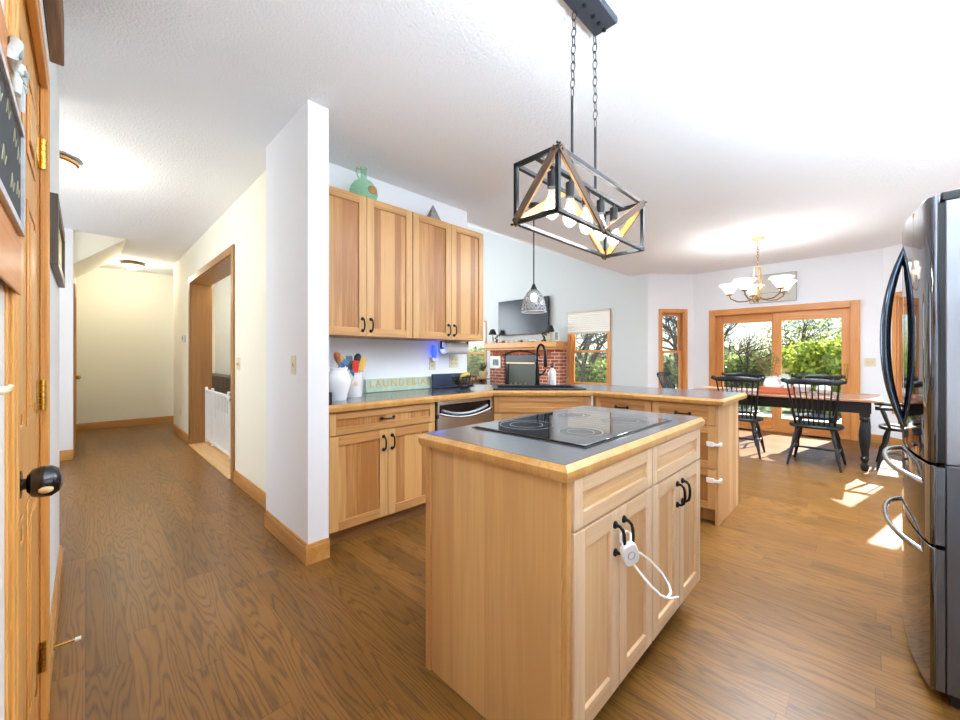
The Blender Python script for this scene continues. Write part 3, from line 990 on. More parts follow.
mb = MB().box(1.92, 2.45, 0, 2.53, 2.46, .1); build('toe_kick', mb, BLACK, dwm)

# --- diagonal sink cabinet
DA, DB = Vector((2.545, 2.395)), Vector((3.178, 1.76))
DL = (DB - DA).length
du = (DB - DA) / DL
FS = Face(DA, du, (du.y, -du.x))
if FS.n.x > 0:
    FS.n = -FS.n
sc_ = thing('sink_cabinet', 'hickory corner cabinet set at an angle under the black sink', 'cabinet', (3.1, 2.3, 0))
mb = MB().prism([(DA.x, DA.y), (DB.x, DB.y), (3.78, 1.76), (3.78, 2.1), (2.85, 2.96), (2.545, 2.96)], .11, .70)
FSb = MB(); FS.box(mb, 0, DL, -.03, 0, .70, .872)
build('carcass', mb, wood(HICK, 'z', 'd', .2), sc_, bevel=.002)
shaker(sc_, 'false_drawer_front', FS, .03, DL - .03, .717, .862, 'd', .045, horiz=True, tones=(HICK, HICK, HICK))
for p, q_ in ((.03, DL / 2), (DL / 2, DL - .03)):
    dr = shaker(sc_, 'door', FS, p, q_, .112, .712, 'd')
    pull(dr, FS, DL / 2 + (-.034 if p < .1 else .034), .575, .665)
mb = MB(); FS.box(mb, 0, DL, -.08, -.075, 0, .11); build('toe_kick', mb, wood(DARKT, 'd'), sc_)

# --- peninsula cabinets
FP = Face((3.196, 0), (0, 1), (-1, 0))
pc = thing('base_cabinet', 'hickory peninsula cabinet between the corner sink and the drawer stack', 'cabinet', (3.5, 1.5, 0))
mb = MB().box(3.196, 1.235, .11, 3.78, 1.755, .872).box(3.27, 1.235, 0, 3.78, 1.755, .11)
build('carcass', mb, wood(HICK, 'z', 'y', .2), pc, bevel=.002)
dw = shaker(pc, 'drawer', FP, 1.24, 1.72, .717, .862, 'y', .045, horiz=True)
pull(dw, FP, 1.43, .79, .79, horizontal=True, a1=1.53)
dr = shaker(pc, 'door', FP, 1.24, 1.72, .112, .712, 'y')
pull(dr, FP, 1.29, .575, .665)
pc = thing('drawer_cabinet', 'hickory stack of three drawers at the open end of the peninsula', 'cabinet', (3.5, 1.0, 0))
mb = MB().box(3.196, .79, .11, 3.78, 1.23, .872).box(3.27, .79, 0, 3.78, 1.23, .11)
build('carcass', mb, wood(HICK, 'z', 'y', .2), pc, bevel=.002)
for z0, z1 in ((.717, .862), (.406, .712), (.112, .402)):
    dw = shaker(pc, 'drawer', FP, .782, 1.228, z0, z1, 'y', .05, horiz=(z1 - z0) < .2, bw=.11)
    if z0 > .7:
        pull(dw, FP, .955, .79, .79, horizontal=True, a1=1.05)
mb = MB().box(3.192, .768, 0, 3.785, .79, .872)
for k in range(1, 6):
    pass
build('end_panel', mb, wood(((226, 190, 142), (196, 150, 100)), 'z', 'x', .1), pc, bevel=.0015)
mb = MB().extrude([(3.785, .77, 0.0), (3.87, .77, 0.0), (3.80, .77, .62), (3.785, .77, .62)], (0, .03, 0))
build('brace', mb, wood(((150, 104, 58), (120, 80, 42)), 'z'), pc)
for z, wh in ((.585, 'upper'), (.325, 'lower')):
    l_ = thing('drawer_latch', 'white child safety latch on the %s of the two latched peninsula drawers' % wh, 'safety latch', (3.176, .79, z), group='safety latches on the peninsula drawers')
    mb = MB(); FP.box(mb, .79, .84, .0205, .034, z - .018, z + .018); build('latch_body', mb, PLW, l_, bevel=.004, bseg=3)
    mb = MB().box(3.176, .752, z - .014, 3.235, .767, z + .010); mb.box(3.168, .752, z - .012, 3.176, .80, z + .008); build('catch', mb, PLW, l_, bevel=.003)

# --- main counter
mc = thing('countertop', 'long charcoal counter with oak edge running from wall end round the sink', 'countertop', (2.5, 2.5, .874))
e0 = .018
o1 = FS.P(0, .03, 0); o2 = FS.P(DL, .03, 0)
fy = 2.362
fx = 3.163
# inner corners of the front edge
k1 = (o1 + (o2 - o1) * ((fy - o1.y) / (o2.y - o1.y)))
k2 = (o1 + (o2 - o1) * ((fx - o1.x) / (o2.x - o1.x)))
front = [(1.048, fy), (k1.x, fy), (fx, k2.y), (fx, .742), (3.87, .742), (3.87, 2.07), (2.81, 3.13), (2.81, 2.968), (1.048, 2.968)]
# sink cut-out
CS = Vector((3.085, 2.305))         # sink centre
sn = Vector((.7071, .7071)); su = Vector((.7071, -.7071))
SW, SD = .40, .25
hole = [CS + su * (i * SW) + sn * (j * SD) for i, j in ((-1, -1), (1, -1), (1, 1), (-1, 1))]
bm = bmesh.new()
ov = [bm.verts.new((x, y, .9145)) for x, y in front]
hv = [bm.verts.new((p.x, p.y, .9145)) for p in hole]
eds = [bm.edges.new((ov[i], ov[(i + 1) % len(ov)])) for i in range(len(ov))] + [bm.edges.new((hv[i], hv[(i + 1) % 4])) for i in range(4)]
bmesh.ops.triangle_fill(bm, edges=eds, use_beauty=True)
mb = MB()
bm.verts.index_update()
vs = [v.co.copy() for v in bm.verts]
fs = [tuple(v.index for v in f.verts) for f in bm.faces]
bm.free()
nv = len(vs)
mb.add(vs + [v - Vector((0, 0, .0385)) for v in vs], fs + [tuple(i + nv for i in reversed(f)) for f in fs])
for loop in (range(len(front)), range(len(front), len(front) + 4)):
    l_ = list(loop)
    mb.f += [(l_[i], l_[(i + 1) % len(l_)], l_[(i + 1) % len(l_)] + nv, l_[i] + nv) for i in range(len(l_))]
    mb.m += [0] * len(l_)
build('laminate', mb, LAMIN, mc, smooth=False)
edging('oak_edge', [(1.05, fy + .005), (k1.x - .002, fy + .005), (fx + .004, k2.y + .002), (fx + .004, .748), (3.864, .748), (3.864, 2.066), (2.812, 3.12)], mc, closed=False)

# --- sink, faucet, soap
sk = thing('kitchen_sink', 'black composite drop-in sink set across the counter corner', 'sink', (CS.x, CS.y, .914))
FK2 = Face((CS.x, CS.y), (su.x, su.y), (-sn.x, -sn.y))
mb = MB()
r0, r1 = (SW + .02, SD + .02), (SW - .03, SD - .03)
A = [FK2.P(i * r0[0], j * r0[1], .915) for i, j in ((-1, -1), (1, -1), (1, 1), (-1, 1))]
A2 = [FK2.P(i * r0[0], j * r0[1], .925) for i, j in ((-1, -1), (1, -1), (1, 1), (-1, 1))]
B = [FK2.P(i * r1[0], (j * r1[1] if j > 0 else -r1[1] + .07), .925) for i, j in ((-1, -1), (1, -1), (1, 1), (-1, 1))]
Bt = [v + Vector((0, 0, -.19)) for v in B]
mb.add(A + A2 + B + Bt, [(0, 1, 5, 4), (1, 2, 6, 5), (2, 3, 7, 6), (3, 0, 4, 7), (4, 5, 9, 8), (5, 6, 10, 9), (6, 7, 11, 10), (7, 4, 8, 11),
                         (8, 9, 13, 12), (9, 10, 14, 13), (10, 11, 15, 14), (11, 8, 12, 15), (12, 13, 14, 15)])
build('basin', mb, plain('black_granite_composite', (24, 25, 28), .4), sk, bevel=.004)
mb = MB(); mb.lathe(FK2.P(0, .05, .737), [(.001, .002), (.04, .002), (.045, 0)], 20); build('drain', mb, STEEL, sk)
fp = FK2.P(.045, -.205, .925)
fc = thing('faucet', 'black pull-down gooseneck faucet behind the corner sink', 'faucet', fp)
mb = MB()
mb.lathe(fp, [(.034, 0), (.034, .006), (.026, .012), (.024, .12), (.022, .16)], 18)
mb.cyl(fp + Vector((0, 0, .15)), fp + Vector((0, 0, .22)), .020, .016)
build('body', mb, BLACKM, fc)
nn = (FK2.n * .85 + FK2.u * .53).normalized()
mb = MB()
pts = [fp + Vector((0, 0, .21)), fp + Vector((0, 0, .30))]
for k in range(9):
    t = math.pi * k / 8
    pts.append(fp + Vector((0, 0, .325)) + nn * (.06 * (1 - math.cos(t))) + Vector((0, 0, .085 * math.sin(t))))
pts.append(fp + nn * .122 + Vector((0, 0, .30)))
mb.tube(pts, .0125, 12)
build('spout', mb, BLACKM, fc)
mb = MB().tube([fp + nn * .122 + Vector((0, 0, .31)), fp + nn * .123 + Vector((0, 0, .27)), fp + nn * .126 + Vector((0, 0, .20)), fp + nn * .126 + Vector((0, 0, .185))], [.015, .018, .021, .018], 14)
build('spray_head', mb, BLACKM, fc)
mb = MB().tube([fp + FK2.u * .02 + Vector((0, 0, .10)), fp + FK2.u * .06 + Vector((0, 0, .11)), fp + FK2.u * .075 + nn * .02 + Vector((0, 0, .16))], [.014, .011, .007], 10)
build('lever', mb, BLACKM, fc)
mb = MB(); mb.tube([fp + nn * .01 + Vector((0, 0, .255)), fp + nn * .06 + Vector((0, 0, .245)), fp + nn * .118 + Vector((0, 0, .245))], .006, 8)
build('spray_dock', mb, BLACKM, fc)
sp = Vector((3.372, 2.31, .9148))
sb = thing('soap_bottle', 'white pump soap bottle standing beside the faucet', 'soap bottle', sp)
mb = MB().lathe(sp, [(.001, 0), (.036, 0), (.04, .006), (.04, .125), (.036, .15), (.022, .165), (.015, .17), (.015, .185), (0, .185)], 20)
build('bottle', mb, CERAM, sb)
mb = MB().lathe(sp + Vector((0, 0, .185)), [(.017, 0), (.017, .018), (.006, .022), (.006, .05), (.0, .05)], 12)
mb.bar(sp + Vector((0, 0, .235)), sp + Vector((-.04, -.035, .232)), .012, .010)
build('pump', mb, BLACK, sb)

# --- upper cabinets
FU = Face((0, 2.665), (1, 0), (0, -1))
for nm, a0, a1, lab in (('a', 1.06, 1.883, 'hickory upper cabinet against the white wall end under the green bottle'), ('b', 1.887, 2.712, 'hickory upper cabinet at the open end under the grey pyramid')):
    uc = thing('upper_cabinet', lab, 'cabinet', ((a0 + a1) / 2, 2.82, 1.36))
    mb = MB().box(a0, 2.665, 1.362, a1, 2.972, 2.40)
    build('carcass', mb, wood(HICK, 'z', 'x', .2), uc, bevel=.002)
    am = (a0 + a1) / 2
    for k, (p, q_) in enumerate(((a0, am), (am, a1))):
        dr = shaker(uc, 'door', FU, p, q_, 1.364, 2.398, 'x', .06, bw=.062)
        pull(dr, FU, am + (-.034 if k == 0 else .034), 1.405, 1.492)

# things on top of them
jb = Vector((1.53, 2.80, 2.402))
jg = thing('glass_jug', 'round green glass jug with small handle on top of the cabinets', 'jug', jb)
GG = clear_mat('green_glass', (206, 232, 212), .16)
mb = MB().lathe(jb, [(.001, 0), (.07, 0), (.095, .03), (.108, .08), (.10, .125), (.07, .165), (.035, .185), (.024, .20), (.022, .27), (.026, .275), (.026, .283), (.018, .283)], 26)
build('body', mb, GG, jg)
mb = MB().tube([jb + Vector((-.024, 0, .26)), jb + Vector((-.055, 0, .265)), jb + Vector((-.062, 0, .235)), jb + Vector((-.045, 0, .195)), jb + Vector((-.035, 0, .185))], .006, 8)
build('handle', mb, GG, jg)
mb = MB().sphere(jb + Vector((.02, -.103, .085)), .04, sc=(1, .25, .8))
build('label_seal', mb, plain('bronze_seal', (150, 120, 70), .4, metal=.5), jg)
pp = Vector((2.24, 2.83, 2.402))
mb = MB().add([pp + Vector((-.085, -.06, 0)), pp + Vector((.085, -.06, 0)), pp + Vector((.085, .06, 0)), pp + Vector((-.085, .06, 0)), pp + Vector((-.0, 0, .20))], [(3, 2, 1, 0), (0, 1, 4), (1, 2, 4), (2, 3, 4), (3, 0, 4)])
single('pyramid_ornament', mb, plain('weathered_grey', (140, 140, 138), .7, var=.25, vscale=30), 'grey pointed pyramid ornament on top of the cabinets', 'ornament', smooth=False)

# ---------------------------------------------------------------- things on the counter
ZC = .915
c_ = Vector((1.40, 2.74, ZC))
cr = thing('utensil_crock', 'white cylindrical crock full of cooking utensils', 'crock', c_)
mb = MB().lathe(c_, [(.001, 0), (.072, 0), (.076, .006), (.076, .165), (.08, .17), (.08, .18), (.071, .18), (.07, .02), (.001, .018)], 28)
build('body', mb, CERAM, cr)
mb = MB().sphere(c_ + Vector((-.005, -.0755, .10)), .017, sc=(1, .1, 1)); build('emblem', mb, plain('tan_emblem', (214, 186, 148), .6), cr)
WSP = wood(((206, 160, 96), (170, 120, 62)), 'z')
ut = [('wooden_spoon', 'tan wooden spoon leaning out of the crock to the wall end', (-.045, .0), (-.10, -.02, .30), 'spoon', WSP),
      ('slotted_spatula', 'grey spatula standing upright in the crock', (-.015, .01), (-.02, .0, .30), 'paddle', plain('grey_nylon', (84, 88, 92), .5)),
      ('spatula', 'red silicone spatula in front of the others in the crock', (.01, -.02), (.02, -.03, .265), 'paddle', plain('red_silicone', (206, 52, 38), .45)),
      ('ladle', 'black ladle rising highest from the crock', (.02, .025), (.07, .03, .315), 'spoon', plain('black_nylon', (30, 30, 32), .4)),
      ('rice_paddle', 'yellowish wooden paddle at the open counter side of the crock', (.04, -.005), (.095, -.01, .285), 'paddle', wood(((222, 184, 100), (196, 150, 70)), 'z')),
      ('whisk_handle', 'rust orange spoon leaning furthest out of the crock', (-.04, .03), (-.105, .03, .325), 'spoon', plain('rust_handle', (176, 90, 54), .5))]
for nm, lab, b, t, shp, mt in ut:
    nm = 'cooking_spoon' if nm == 'whisk_handle' else nm
    p0 = c_ + Vector((b[0] * .3, b[1] * .4, .03)); p1 = c_ + Vector(t)
    d = (p1 - p0)
    u_ = thing(nm, lab, 'utensil', p0, group='utensils in the white crock')
    mb = MB().tube([p0, p0 + d * .7], .006, 8); build('handle', mb, mt, u_)
    mb = MB()
    if shp == 'spoon':
        mb.tube([p0 + d * f_ for f_ in (.66, .74, .84, .94, 1.0, 1.03)], [.006, .016, .026, .027, .018, .004], 12, flat=1, up=(0, 1, .1))
    else:
        mb.bar(p0 + d * .62, p0 + d * 1.02, .052, .010, up=(0, 1, 0))
    build('head', mb, mt, u_, bevel=.004 if shp != 'spoon' else 0)
c2 = Vector((1.235, 2.60, ZC))
pt = thing('ceramic_pitcher', 'white bulbous pitcher with blue trim against the white wall end', 'pitcher', c2)
mb = MB().lathe(c2, [(.001, 0), (.05, 0), (.052, .01), (.06, .05), (.078, .10), (.082, .14), (.07, .18), (.056, .205), (.06, .225), (.052, .225), (.048, .20)], 28)
build('body', mb, CERAM, pt)
BLU = plain('cobalt_blue_glaze', (58, 112, 160), .25)
mb = MB().tube([c2 + Vector((-.02, -.04, .215)), c2 + Vector((.005, -.05, .245)), c2 + Vector((.035, -.03, .262)), c2 + Vector((.05, 0, .25))], [.012, .02, .022, .012], 10)
build('blue_rim', mb, BLU, pt, label='cobalt blue rim ornament')
mb = MB().tube([c2 + Vector((.05, -.04, .20)), c2 + Vector((.085, -.04, .19)), c2 + Vector((.098, -.03, .15)), c2 + Vector((.08, -.02, .11))], [.010, .010, .009, .008], 8)
build('handle', mb, CERAM, pt)
mb = MB().tube([c2 + Vector((.055, -.045, .205)), c2 + Vector((.078, -.05, .188)), c2 + Vector((.088, -.04, .165))], [.006, .014, .005], 8)
build('blue_leaf', mb, BLU, pt)
mb = MB().box(1.066, 2.39, ZC, 1.092, 2.44, ZC + .075)
single('speaker_box', mb, BLACK, 'small black box standing on the counter against the wall end', 'box', bevel=.004)

# wooden sign with lettering
sg = thing('counter_sign', 'long pale green painted wood sign with gold letters leaning on the kitchen wall', 'sign', (1.98, 2.95, ZC))
tilt = math.radians(9)
FSG = Face((1.625, 2.938), (1, 0), (0, -1))
ud = Vector((0, math.sin(tilt), math.cos(tilt)))
mb = MB()
p0 = Vector((1.63, 2.938, ZC + .002)); wv = Vector((.70, 0, 0)); hv_ = ud * .112
mb.extrude([p0, p0 + wv, p0 + wv + hv_, p0 + hv_], Vector((0, math.cos(tilt), -math.sin(tilt))) * .012)
build('board', mb, plain('pale_green_paint', (176, 196, 176), .7, var=.1, vscale=20), sg, bevel=.002)
for nm, txt, size, dz, col, xo in (('lettering', 'LAUNDERIAS', .088, .040, (206, 168, 84), .35), ('small_lettering', 'EST. FAMILY LAUNDRY', .022, .012, (190, 182, 128), .35)):
    cu = bpy.data.curves.new(nm, 'FONT')
    cu.body = txt if nm == 'lettering' else '- - - - - - -'
    cu.size = size; cu.extrude = .0006; cu.align_x = 'CENTER'
    if nm == 'lettering':
        cu.space_character = 1.3
    tmp = link(bpy.data.objects.new(nm, cu))
    bpy.context.view_layer.update()
    me = bpy.data.meshes.new_from_object(tmp.evaluated_get(bpy.context.evaluated_depsgraph_get()))
    bpy.data.objects.remove(tmp)
    o = link(bpy.data.objects.new(nm, me))
    me.materials.clear()
    me.materials.append(plain('gold_paint_' + nm, col, .6))
    o.parent = sg
    pos = p0 + Vector((xo, 0, 0)) + ud * dz + Vector((0, -math.cos(tilt), math.sin(tilt))) * .0012
    o.location = pos - Vector(sg.location)
    o.rotation_euler = (math.pi / 2 - tilt, 0, 0)

# black tray, wire bowl with banana
tr = thing('counter_tray', 'dark slate blue upright tray against the wall below the outlet', 'tray', (2.48, 2.9, ZC))
mb = MB()
mb.extrude([(2.30, 2.90, ZC), (2.78, 2.90, ZC), (2.79, 2.90, ZC + .135), (2.29, 2.90, ZC + .135)], (0, .02, 0))
build('back_panel', mb, plain('dark_slate_blue', (46, 58, 82), .4, var=.2, vscale=12), tr, bevel=.004)
mb = MB().box(2.30, 2.84, ZC, 2.78, 2.90, ZC + .012); build('ledge', mb, plain('dark_slate_blue2', (36, 44, 60), .4), tr, bevel=.003)
fb = Vector((2.53, 2.72, ZC))
bw_ = thing('fruit_bowl', 'dark wire leaf-pattern fruit bowl in front of the slate tray', 'bowl', fb)
mb = MB()
IRON = plain('bronze_wire', (58, 48, 38), .4, metal=.8)
for k in range(20):
    t = 2 * math.pi * k / 20
    dv = Vector((math.cos(t), math.sin(t), 0))
    mb.tube([fb + dv * .04 + Vector((0, 0, .012)), fb + dv * .08 + Vector((0, 0, .035)), fb + dv * .108 + Vector((0, 0, .075)), fb + dv * .115 + Vector((0, 0, .11))], .0028, 5)
build('wires', mb, IRON, bw_)
mb = MB()
for rr, zz in ((.115, .11), (.098, .055), (.042, .006)):
    mb.tube([fb + Vector((rr * math.cos(t), rr * math.sin(t), zz)) for t in [2 * math.pi * k / 28 for k in range(28)]], .004, 6, closed=True)
build('rings', mb, IRON, bw_)
mb = MB()
for k in range(7):
    t = math.radians(180 + 22 * k + 20)
    dv = Vector((math.cos(t), math.sin(t), 0)); sd = Vector((-dv.y, dv.x, 0))
    b0 = fb + dv * .085 + Vector((0, 0, .03)); t0 = fb + dv * .118 + Vector((0, 0, .10)); md_ = (b0 + t0) / 2 + dv * .006
    mb.add([b0, md_ + sd * .02, t0, md_ - sd * .02], [(0, 1, 2, 3)])
build('leaf_plates', mb, plain('bronze_leaf', (122, 98, 66), .4, metal=.7), bw_)
mb = MB().tube([fb + Vector((-.08, -.02, .10)), fb + Vector((-.03, -.01, .125)), fb + Vector((.03, .0, .135)), fb + Vector((.075, .02, .125)), fb + Vector((.09, .03, .14))], [.008, .018, .02, .014, .005], 10)
single('banana', mb, plain('banana_skin', (206, 178, 62), .5, var=.2, vscale=30), 'ripe banana lying on the wire fruit bowl', 'banana')
mb = MB().sphere(fb + Vector((-.03, .045, .07)), .036)
single('avocado', mb, plain('dark_fruit', (52, 46, 30), .5), 'dark round fruit in the wire bowl under the banana', 'fruit')

# plates on the kitchen wall
def plate(name, F, a, z, w, h, label, kind, toggles):
    r = thing(name, label, kind, F.P(a, 0, z))
    mb = MB(); F.box(mb, a - w / 2, a + w / 2, 0.0005, .006, z - h / 2, z + h / 2); build('cover_plate', mb, IVORY, r, bevel=.002)
    mb = MB()
    for t in toggles:
        if kind == 'outlet':
            for dz in (-.02, .02):
                F.box(mb, a + t - .014, a + t + .014, .006, .008, z + dz - .013, z + dz + .013)
        else:
            F.box(mb, a + t - .005, a + t + .005, .006, .014, z - .012, z + .012)
    build('socket_face' if kind == 'outlet' else 'toggle', mb, plain('ivory_dark', (200, 188, 156), .4), r)
    return r


FKW = Face((0, 2.975), (1, 0), (0, -1))
plate('wall_outlet', FKW, 2.345, 1.145, .075, .115, 'ivory outlet under the glowing blue night light', 'outlet', (0,))
plate('wall_outlet', FKW, 2.62, 1.165, .118, .118, 'wide ivory outlet above the fruit bowl', 'outlet', (-.023, .023))
FST = Face((.92, 0), (0, 1), (-1, 0))
plate('light_switch', FST, 2.552, 1.162, .075, .118, 'ivory light switch on the white wall end', 'light switch', (0,))
plate('light_switch', FH, 4.26, 1.145, .115, .118, 'ivory switch plate beside the tall hall opening', 'light switch', (-.02, .02))
plate('wall_outlet', FH, 7.44, .37, .075, .118, 'ivory outlet low on the far hall wall', 'outlet', (0,))
plate('light_switch', FX, .0, 1.135, .118, .118, 'ivory switch plate right beside the patio door', 'light switch', (-.023, .023))
th = thing('thermostat', 'small grey thermostat on the hall wall past the opening', 'thermostat', FH.P(7.1, 0, 1.47))
mb = MB(); FH.box(mb, 7.03, 7.17, 0, .03, 1.42, 1.52); build('case', mb, plain('thermostat_grey', (196, 198, 196), .4), th, bevel=.006)
mb = MB(); FH.box(mb, 7.06, 7.14, .03, .032, 1.455, 1.505); build('screen', mb, plain('lcd_grey', (120, 130, 124), .2), th)
nl = thing('night_light', 'glowing blue plug-in night light in the kitchen outlet', 'night light', FKW.P(2.345, .01, 1.19))
mb = MB(); FKW.box(mb, 2.315, 2.375, .008, .045, 1.17, 1.205); build('plug_body', mb, PLW, nl, bevel=.004)
mb = MB(); mb.tube([FKW.P(2.345, .03, 1.20), FKW.P(2.345, .03, 1.26), FKW.P(2.345, .03, 1.32)], [.02, .028, .024], 12)
build('lamp', mb, plain('blue_glow', (40, 60, 230), .3, emit=(50, 80, 255), estr=1.0), nl)
add_light('night_light_glow', 'POINT', FKW.P(2.36, .10, 1.29), .15, (.25, .35, 1), shadow_soft_size=.03)
pt_ = thing('paper_towel_holder', 'white paper towel roll mounted under the end upper cabinet', 'paper towel holder', (2.5, 2.83, 1.3))
mb = MB(); mb.cyl((2.39, 2.86, 1.295), (2.67, 2.86, 1.295), .055, seg=24); build('paper_roll', mb, plain('paper', (240, 240, 238), .9), pt_)
mb = MB(); mb.cyl((2.36, 2.86, 1.295), (2.70, 2.86, 1.295), .008); mb.box(2.355, 2.85, 1.285, 2.365, 2.87, 1.361).box(2.695, 2.85, 1.285, 2.705, 2.87, 1.361)
build('rod', mb, BLACK, pt_)

# ---------------------------------------------------------------- refrigerator
fr = thing('refrigerator', 'black stainless french door refrigerator with curved handles at the near kitchen edge', 'refrigerator', (2.55, -.5, 0))
X0, X1 = 2.09, 3.0


def fy_(x, back=0):
    t = (x - X0) / (X1 - X0)
    return -.147 + .045 * (1 - (2 * t - 1) ** 2) - back


def frontpanel(name, xa, xb, z0, z1, depth, mats):
    mb = MB()
    n = 14
    top = []
    for i in range(n + 1):
        x = xa + (xb - xa) * i / n
        top.append((x, fy_(x)))
    yb = -.147 - depth
    poly = [(xa, yb)] + [(xa + .0, fy_(xa) - .012)] + [(xa + .006, fy_(xa) - .003)] + top[1:-1] + [(xb - .006, fy_(xb) - .003), (xb, fy_(xb) - .012), (xb, yb)]
    mb.prism(poly, z0, z1)
    return build(name, mb, mats, fr, bevel=.004)


mb = MB().box(X0 + .008, -.875, .84, X1 - .008, -.185, 1.755)
build('cabinet_body', mb, FRSIDE, fr, bevel=.004)
mb = MB().box(X0 + .004, -.875, .05, X1 - .004, -.186, .838)
build('lower_body', mb, brushed('dark_brushed_side', (112, 116, 124), .34, 'z', .85), fr, bevel=.004)
mb = MB().box(X0 + .012, -.19, .845, X1 - .012, -.168, 1.75); build('gasket', mb, BLACK, fr)
mid = 2.545
dl = frontpanel('door', X0, mid - .003, .842, 1.778, .022, FRDK)
dr_ = frontpanel('door', mid + .003, X1, .842, 1.778, .022, FRDK)
d5 = frontpanel('drawer', X0, X1, .556, .832, .016, FRDK)
d6 = frontpanel('drawer', X0, X1, .05, .546, .016, FRDK)
DSIDE = brushed('dark_brushed_side', (112, 116, 124), .34, 'z', .85)
for dd, z0_, z1_ in ((d5, .556, .832), (d6, .05, .546)):
    mb = MB().box(X0 + .001, -.184, z0_ + .003, X1 - .001, -.164, z1_ - .003)
    build('drawer_side', mb, DSIDE, dd)

for dd, xo in ((dl, mid - .035), (dr_, mid + .035)):
    mb = MB()
    pts = []
    n = 18
    for i in range(n + 1):
        t = i / n
        z = .885 + .815 * t
        out = .066 * (1 - abs(2 * t - 1) ** 2.2)
        pts.append((xo, fy_(xo) - .012 + out, z))
    mb.tube(pts, [.006 + .011 * math.sin(math.pi * min(max(i / n, .04), .96)) ** .5 for i in range(n + 1)], 12, up=(1, 0, 0))
    build('handle', mb, BLUESTEEL, dd, label='dark curved bar handle')
for dd, zc_ in ((d5, .765), (d6, .512)):
    mb = MB()
    n = 22
    pts = []
    for i in range(n + 1):
        t = i / n
        x = X0 + .065 + (X1 - X0 - .13) * t
        out = .062 * (1 - abs(2 * t - 1) ** 3.0)
        pts.append((x, fy_(x) - .008 + out, zc_ - .012 + .02 * (1 - (2 * t - 1) ** 2)))
    mb.tube(pts, .012, 12, up=(0, 0, 1), flat=.75)
    build('handle', mb, STEEL, dd, label='bright curved drawer bar')
mb = MB().box(X0 + .02, -.30, 1.756, X0 + .11, -.175, 1.79).box(X1 - .11, -.30, 1.756, X1 - .02, -.175, 1.79)
build('hinge_cover', mb, BLACK, fr, bevel=.006)
mb = MB().box(X0 + .03, -.86, 0, X1 - .03, -.2, .05); build('base_grille', mb, BLACK, fr)

# ---------------------------------------------------------------- island chandelier
IC = thing('island_chandelier', 'black cage chandelier with weathered wood braces and five bulbs over the island', 'chandelier', (1.575, .8975, 1.74))
x0, x1, y0, y1, z0, z1 = 1.205, 1.945, .80, .995, 1.745, 1.972
BM = plain('black_cage_metal', (38, 40, 44), .35, metal=.6)
mb = MB()
t = .016
for y in (y0, y1):
    for z in (z0, z1):
        mb.bar((x0 - t / 2, y, z), (x1 + t / 2, y, z), t, t)
for x in (x0, x1):
    for z in (z0, z1):
        mb.bar((x, y0, z), (x, y1, z), t, t)
    for y in (y0, y1):
        mb.bar((x, y, z0), (x, y, z1), t, t)
build('cage_frame', mb, BM, IC, bevel=.0015)
WW = wood(((98, 74, 54), (62, 46, 34)), 'e', rough=.7)
WLIT = wood(((222, 160, 88), (186, 122, 58)), 'e', rough=.6)  # same braces inside, glow of the bulbs put into the wood colour


def brace(p, q_, out):
    mb = MB()
    o = Vector(out)
    up = o
    mb.bar(Vector(p) + o * .011, Vector(q_) + o * .011, .030, .006, up=up)
    b = build('wood_brace', mb, WW, IC, bevel=.001)
    mb = MB(); mb.bar(Vector(p) + o * .004, Vector(q_) + o * .004, .028, .008, up=up)
    build('inner_face', mb, WLIT, b, label='inner face with bulb light put into its colour')
    for e_ in (p, q_):
        mb = MB()
        for k in (-1, 1):
            c = Vector(e_) + o * .012 + (Vector(q_) - Vector(p)).normalized() * (.012 * k)
            mb.cyl(c, c + o * .006, .0045, seg=8)
        build('bolts', mb, BLACK, b)


xm = (x0 + x1) / 2
brace((x0, y0, z1), (xm - .045, y0, z0), (0, -1, 0)); brace((xm - .015, y0, z0), (x1, y0, z1), (0, -1, 0))
brace((x0, y0, z1), (x0, y1, z0), (-1, 0, 0)); brace((x1, y0, z1), (x1, y1, z0), (1, 0, 0))
brace((x0, y1, z0), (xm - .02, y1, z1), (0, 1, 0)); brace((xm + .02, y1, z1), (x1, y1, z0), (0, 1, 0))
yc = (y0 + y1) / 2
mb = MB().bar((x0, yc, z1), (x1, yc, z1), .022, .014); build('centre_bar', mb, BM, IC)
BULBG = clear_mat('bulb_glass', (250, 250, 246), .16)
FIL = plain('filament', (255, 235, 200), .5, emit=(255, 236, 205), estr=9)
for k in range(5):
    x = x0 + .105 + k * (x1 - x0 - .21) / 4
    mb = MB().cyl((x, yc, z1), (x, yc, z1 - .03), .006).cyl((x, yc, z1 - .025), (x, yc, z1 - .085), .019)
    so = build('socket', mb, BLACK, IC)
    mb = MB().lathe((x, yc, z1 - .085), [(.013, 0), (.014, -.012), (.020, -.04), (.029, -.075), (.030, -.092), (.022, -.115), (.008, -.126), (.0005, -.127)], 18)
    bu = build('bulb', mb, BULBG, so)
    mb = MB().lathe((x, yc, z1 - .185), [(.001, 0), (.008, .01), (.009, .05), (.004, .075), (.001, .08)], 10)
    build('filament', mb, FIL, so)
    add_light('chandelier_bulb', 'POINT', (x, yc, z1 - .165), 1.3, (.9, .95, 1), shadow_soft_size=.028)
mb = MB()
for x in (1.459, 1.657):
    mb.cyl((x, yc, z1), (x, yc, 2.32 if x < 1.5 else 2.27), .006, seg=8)
build('rod', mb, BLACK, IC)
mb = MB()


